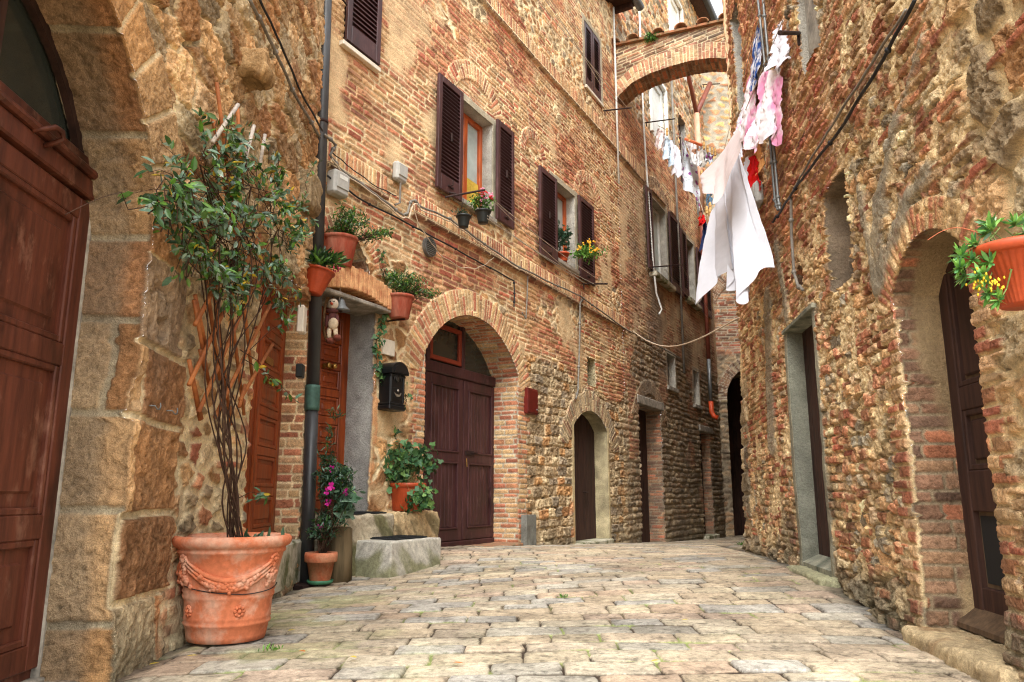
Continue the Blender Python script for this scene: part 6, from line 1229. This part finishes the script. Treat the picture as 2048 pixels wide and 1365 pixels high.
cloth('sheet', 'large white sheet hanging in long folds from the line in the middle of the alley', 'sheet', [a(1476, 272, 6.5), a(1470, 300, 6.6), a(1452, 360, 6.9), a(1420, 430, 7.3)], [a(1536, 526, 6.25), a(1530, 538, 6.3), a(1514, 548, 6.4), a(1500, 596, 6.4), a(1482, 602, 6.5), a(1470, 552, 6.8), a(1452, 548, 6.8), a(1432, 552, 7.1), a(1414, 602, 7.2), a(1403, 594, 7.3)], M_SHEET, 4.0, .10, 140, 130, .004, 3, (.5, -1, 0))
cloth('sheet', 'pinkish folded corner of linen draped at the upper left of the large white sheet', 'sheet', [a(1480, 248, 6.3), a(1466, 272, 6.4), a(1440, 310, 6.6), a(1400, 352, 6.9)], [a(1476, 300, 6.1), a(1462, 345, 6.2), a(1447, 382, 6.3), a(1426, 408, 6.4), a(1410, 370, 6.8)], M_PINKW, 1.5, .04, 60, 50, .004, 5, (.5, -1, 0))
cloth('shirt', 'white crumpled garment hanging topmost from the right wall bracket', 'laundry', [a(1566, 40, 5.7), a(1557, 48, 5.8), a(1550, 62, 5.9)], [a(1578, 118, 5.6), a(1568, 130, 5.6), a(1550, 142, 5.7), a(1537, 132, 5.8)], M_WHT, 2.0, .04, 50, 50, .018, 7, (.5, -1, 0), swell=.05)
cloth('shirt', 'pink tie dyed shirt hanging below the white garment by the right wall', 'laundry', [a(1561, 136, 5.7), a(1550, 138, 5.8), a(1530, 142, 6.0), a(1521, 152, 6.1)], [a(1558, 290, 5.8), a(1545, 278, 5.9), a(1525, 280, 6.0), a(1516, 270, 6.1)], M_PINK, 2.2, .05, 50, 70, .014, 9, (.5, -1, 0))
cloth('shirt', 'white and pink sleeve trailing left of the tie dyed shirt', 'laundry', [a(1528, 190, 6.2), a(1520, 215, 6.3), a(1512, 230, 6.4)], [a(1520, 285, 6.2), a(1508, 290, 6.3), a(1496, 276, 6.4)], M_PINK, 1.5, .03, 30, 40, .012, 11, (.5, -1, 0))
cloth('scarf', 'blue and white patterned scarf hanging narrow beside the grey conduits', 'laundry', [a(1519, 45, 6.3), a(1514, 60, 6.5), a(1508, 85, 6.8)], [a(1522, 120, 6.3), a(1512, 170, 6.5), a(1500, 178, 6.8)], M_BLUE, 1.5, .025, 40, 60, .010, 13, (.5, -1, 0))
cloth('shirt', 'pale pink garment with frayed white edges between the scarf and the large sheet', 'laundry', [a(1511, 110, 6.8), a(1503, 140, 7.0), a(1495, 172, 7.2)], [a(1507, 310, 6.7), a(1496, 290, 6.9), a(1488, 282, 7.1), a(1472, 262, 7.3)], M_PINK, 2.2, .045, 50, 70, .014, 15, (.5, -1, 0))
cloth('cloth', 'white ragged cloth hanging above the top corner of the large sheet', 'laundry', [a(1493, 190, 7.2), a(1485, 215, 7.4), a(1478, 240, 7.5)], [a(1488, 312, 7.2), a(1480, 290, 7.3), a(1470, 270, 7.5)], M_WHT, 1.6, .03, 40, 50, .014, 17, (.5, -1, 0))
cloth('cloth', 'orange gauze cloth hanging behind the pink shirt', 'laundry', [a(1528, 250, 6.8), a(1520, 262, 6.9), a(1510, 285, 7.0)], [a(1526, 330, 6.8), a(1518, 345, 6.9), a(1510, 330, 7.0)], M_OR, 1.5, .02, 30, 40, .008, 19, (.5, -1, 0))
cloth('apron', 'bright red and orange printed cloth with a white hem by the right wall', 'laundry', [a(1515, 318, 6.9), a(1507, 312, 7.0), a(1498, 316, 7.1)], [a(1522, 350, 6.85), a(1515, 386, 6.9), a(1508, 388, 7.0), a(1500, 372, 7.1)], M_RED, 1.2, .025, 40, 50, .010, 21, (.5, -1, 0))
cloth('cloth', 'white cloth strip just left of the red printed cloth', 'laundry', [a(1497, 312, 7.3), a(1490, 318, 7.4)], [a(1496, 366, 7.3), a(1488, 376, 7.4), a(1480, 352, 7.4)], M_WHT, 1, .02, 24, 40, .010, 23, (.5, -1, 0))
# line B: the farther washing under the white window
line('far clothes line under the white shuttered window hung with small washing', a(1316, 252, 15.6), a(1440, 312, 14.5), .0, .008); line('far slanting clothes line carrying the floral cloth', a(1352, 242, 15.6), a(1420, 470, 14.5), .0, .008)
WS = [('cloth', 'small beige cloth leftmost on the far washing line', [(1316, 254), (1325, 262), (1334, 278)], [(1308, 292), (1320, 300), (1332, 308)], M_PINKW), ('cloth', 'pale blue cloth second from left on the far washing line', [(1330, 272), (1344, 282)], [(1328, 314), (1338, 328), (1347, 336)], M_LB), ('cloth', 'long white cloth third from left on the far washing line', [(1342, 280), (1360, 302)], [(1346, 350), (1356, 352), (1366, 350)], M_WHT), ('tablecloth', 'large purple flowered cloth hanging to a long point on the far line', [(1362, 265), (1366, 275), (1375, 310), (1395, 335)], [(1360, 340), (1370, 370), (1385, 390), (1398, 420), (1404, 418)], M_FLOR), ('towel', 'light floral towel with an orange top hem on the far line', [(1370, 278), (1388, 284), (1403, 290)], [(1380, 318), (1390, 330), (1400, 328)], M_FLOR2), ('cloth', 'grey folded cloth right of the floral towel on the far line', [(1402, 292), (1414, 299)], [(1400, 332), (1408, 336), (1414, 326)], M_GREYC), ('cloth', 'tiny pale cloth at the right end of the far washing line', [(1412, 300), (1428, 308)], [(1411, 324), (1428, 328)], M_FLOR), ('cloth', 'slate blue cloth hanging behind the pinkish linen corner', [(1413, 372), (1424, 385)], [(1415, 420), (1422, 412)], M_BLUEC), ('cloth', 'navy cloth hanging low left of the large white sheet', [(1406, 450), (1412, 440)], [(1404, 498), (1411, 502)], M_NAVY), ('cloth', 'tiny red cloth pegged left of the large white sheet', [(1398, 434), (1406, 430)], [(1400, 450), (1407, 446)], M_RED)]
for k, (nm, lab, tp, bt, mt) in enumerate(WS): Yd = 14.6 if k < 7 else 11.5; cloth(nm, lab, 'laundry', [a(x, y, Yd+.2*j) for j, (x, y) in enumerate(tp)], [a(x, y, Yd-.1) for x, y in bt], mt, 1.6, .05, 36, 40, .014, 31+k, (.3, -1, 0))
b = MB(); b.tube([a(1369, 278, 14.5), a(1388, 285, 14.5), a(1403, 291, 14.6)], .03, 6); hem = b.build('hem', cloth_mat('orange_hem', (232, 130, 90)), bpy.data.objects['towel'])
PEG = plain('wooden_peg', (206, 164, 104), .2, 20)
for k, (x, y, Y) in enumerate(((1334, 263, 14.5), (1378, 276, 14.5), (1408, 291, 14.5), (1415, 297, 14.5), (1424, 302, 14.5), (1430, 304, 14.5), (1403, 348, 10.5), (1413, 420, 9.5), (1420, 412, 9.5), (1419, 424, 8.8))):
    b = MB(); q_ = a(x, y, Y); s2 = Y/14.5; b.box(q_[0]-.02*s2, q_[0]+.02*s2, q_[1]-.03, q_[1]+.03, q_[2]-.09*s2, q_[2]+.07*s2, .006); b.tube([q_+np.array([-.02, -.03, -.01]), q_+np.array([.02, -.03, -.01])], .01, 6); tag(b.build('clothes_peg', PEG), 'small wooden clothes peg gripping the far washing line', 'clothes peg', 'pegs on the washing lines')
# ---------------------------------------------------------------- light, sky, camera
w = bpy.data.worlds.new('World'); scn.world = w; w.use_nodes = True; nt = w.node_tree; nt.nodes.clear()
sky = nt.nodes.new('ShaderNodeTexSky'); sky.sky_type = 'NISHITA'; sky.sun_disc = False; sky.sun_elevation = math.radians(50); sky.sun_rotation = math.radians(190); sky.dust_density = 4.0; sky.air_density = 1.0; sky.ozone_density = 1.0
hs = nt.nodes.new('ShaderNodeHueSaturation'); hs.inputs['Saturation'].default_value = .07; hs.inputs['Value'].default_value = SKYV; bg = nt.nodes.new('ShaderNodeBackground'); bg.inputs[1].default_value = SKY; wo = nt.nodes.new('ShaderNodeOutputWorld')
nt.links.new(sky.outputs[0], hs.inputs['Color']); nt.links.new(hs.outputs[0], bg.inputs[0]); nt.links.new(bg.outputs[0], wo.inputs[0])
sl = bpy.data.lights.new('sun', 'SUN'); sl.energy = SUN; sl.angle = math.radians(35); sl.color = (1, .96, .90); so = bpy.data.objects.new('sun', sl); COL.objects.link(so)
el, az = math.radians(50), math.radians(190); dv = Vector((math.sin(az)*math.cos(el), math.cos(az)*math.cos(el), math.sin(el))); so.rotation_euler = dv.to_track_quat('Z', 'Y').to_euler(); so.location = (0, -5, 12)
cam = bpy.data.cameras.new('camera'); cam.sensor_width = 36; cam.lens = F/2048*36; cam.clip_end = 500; cam.clip_start = .05; co = bpy.data.objects.new('camera', cam); COL.objects.link(co); co.location = (0, 0, CZ); co.rotation_euler = (pi/2+TH, 0, 0); scn.camera = co
scn.render.engine = 'CYCLES'; scn.view_settings.view_transform = 'Standard'; scn.view_settings.look = 'None'; scn.view_settings.exposure = 0; scn.view_settings.gamma = 1
scn.cycles.use_denoising = DN; scn.cycles.pixel_filter_type = 'BLACKMAN_HARRIS'; scn.cycles.filter_width = 1.15; scn.cycles.max_bounces = 6; scn.cycles.diffuse_bounces = 4; scn.cycles.use_adaptive_sampling = True; scn.cycles.adaptive_threshold = .01; scn.cycles.caustics_reflective = False; scn.cycles.caustics_refractive = False
try: scn.cycles.denoising_prefilter = 'NONE'
except Exception: pass
scn.render.use_persistent_data = False
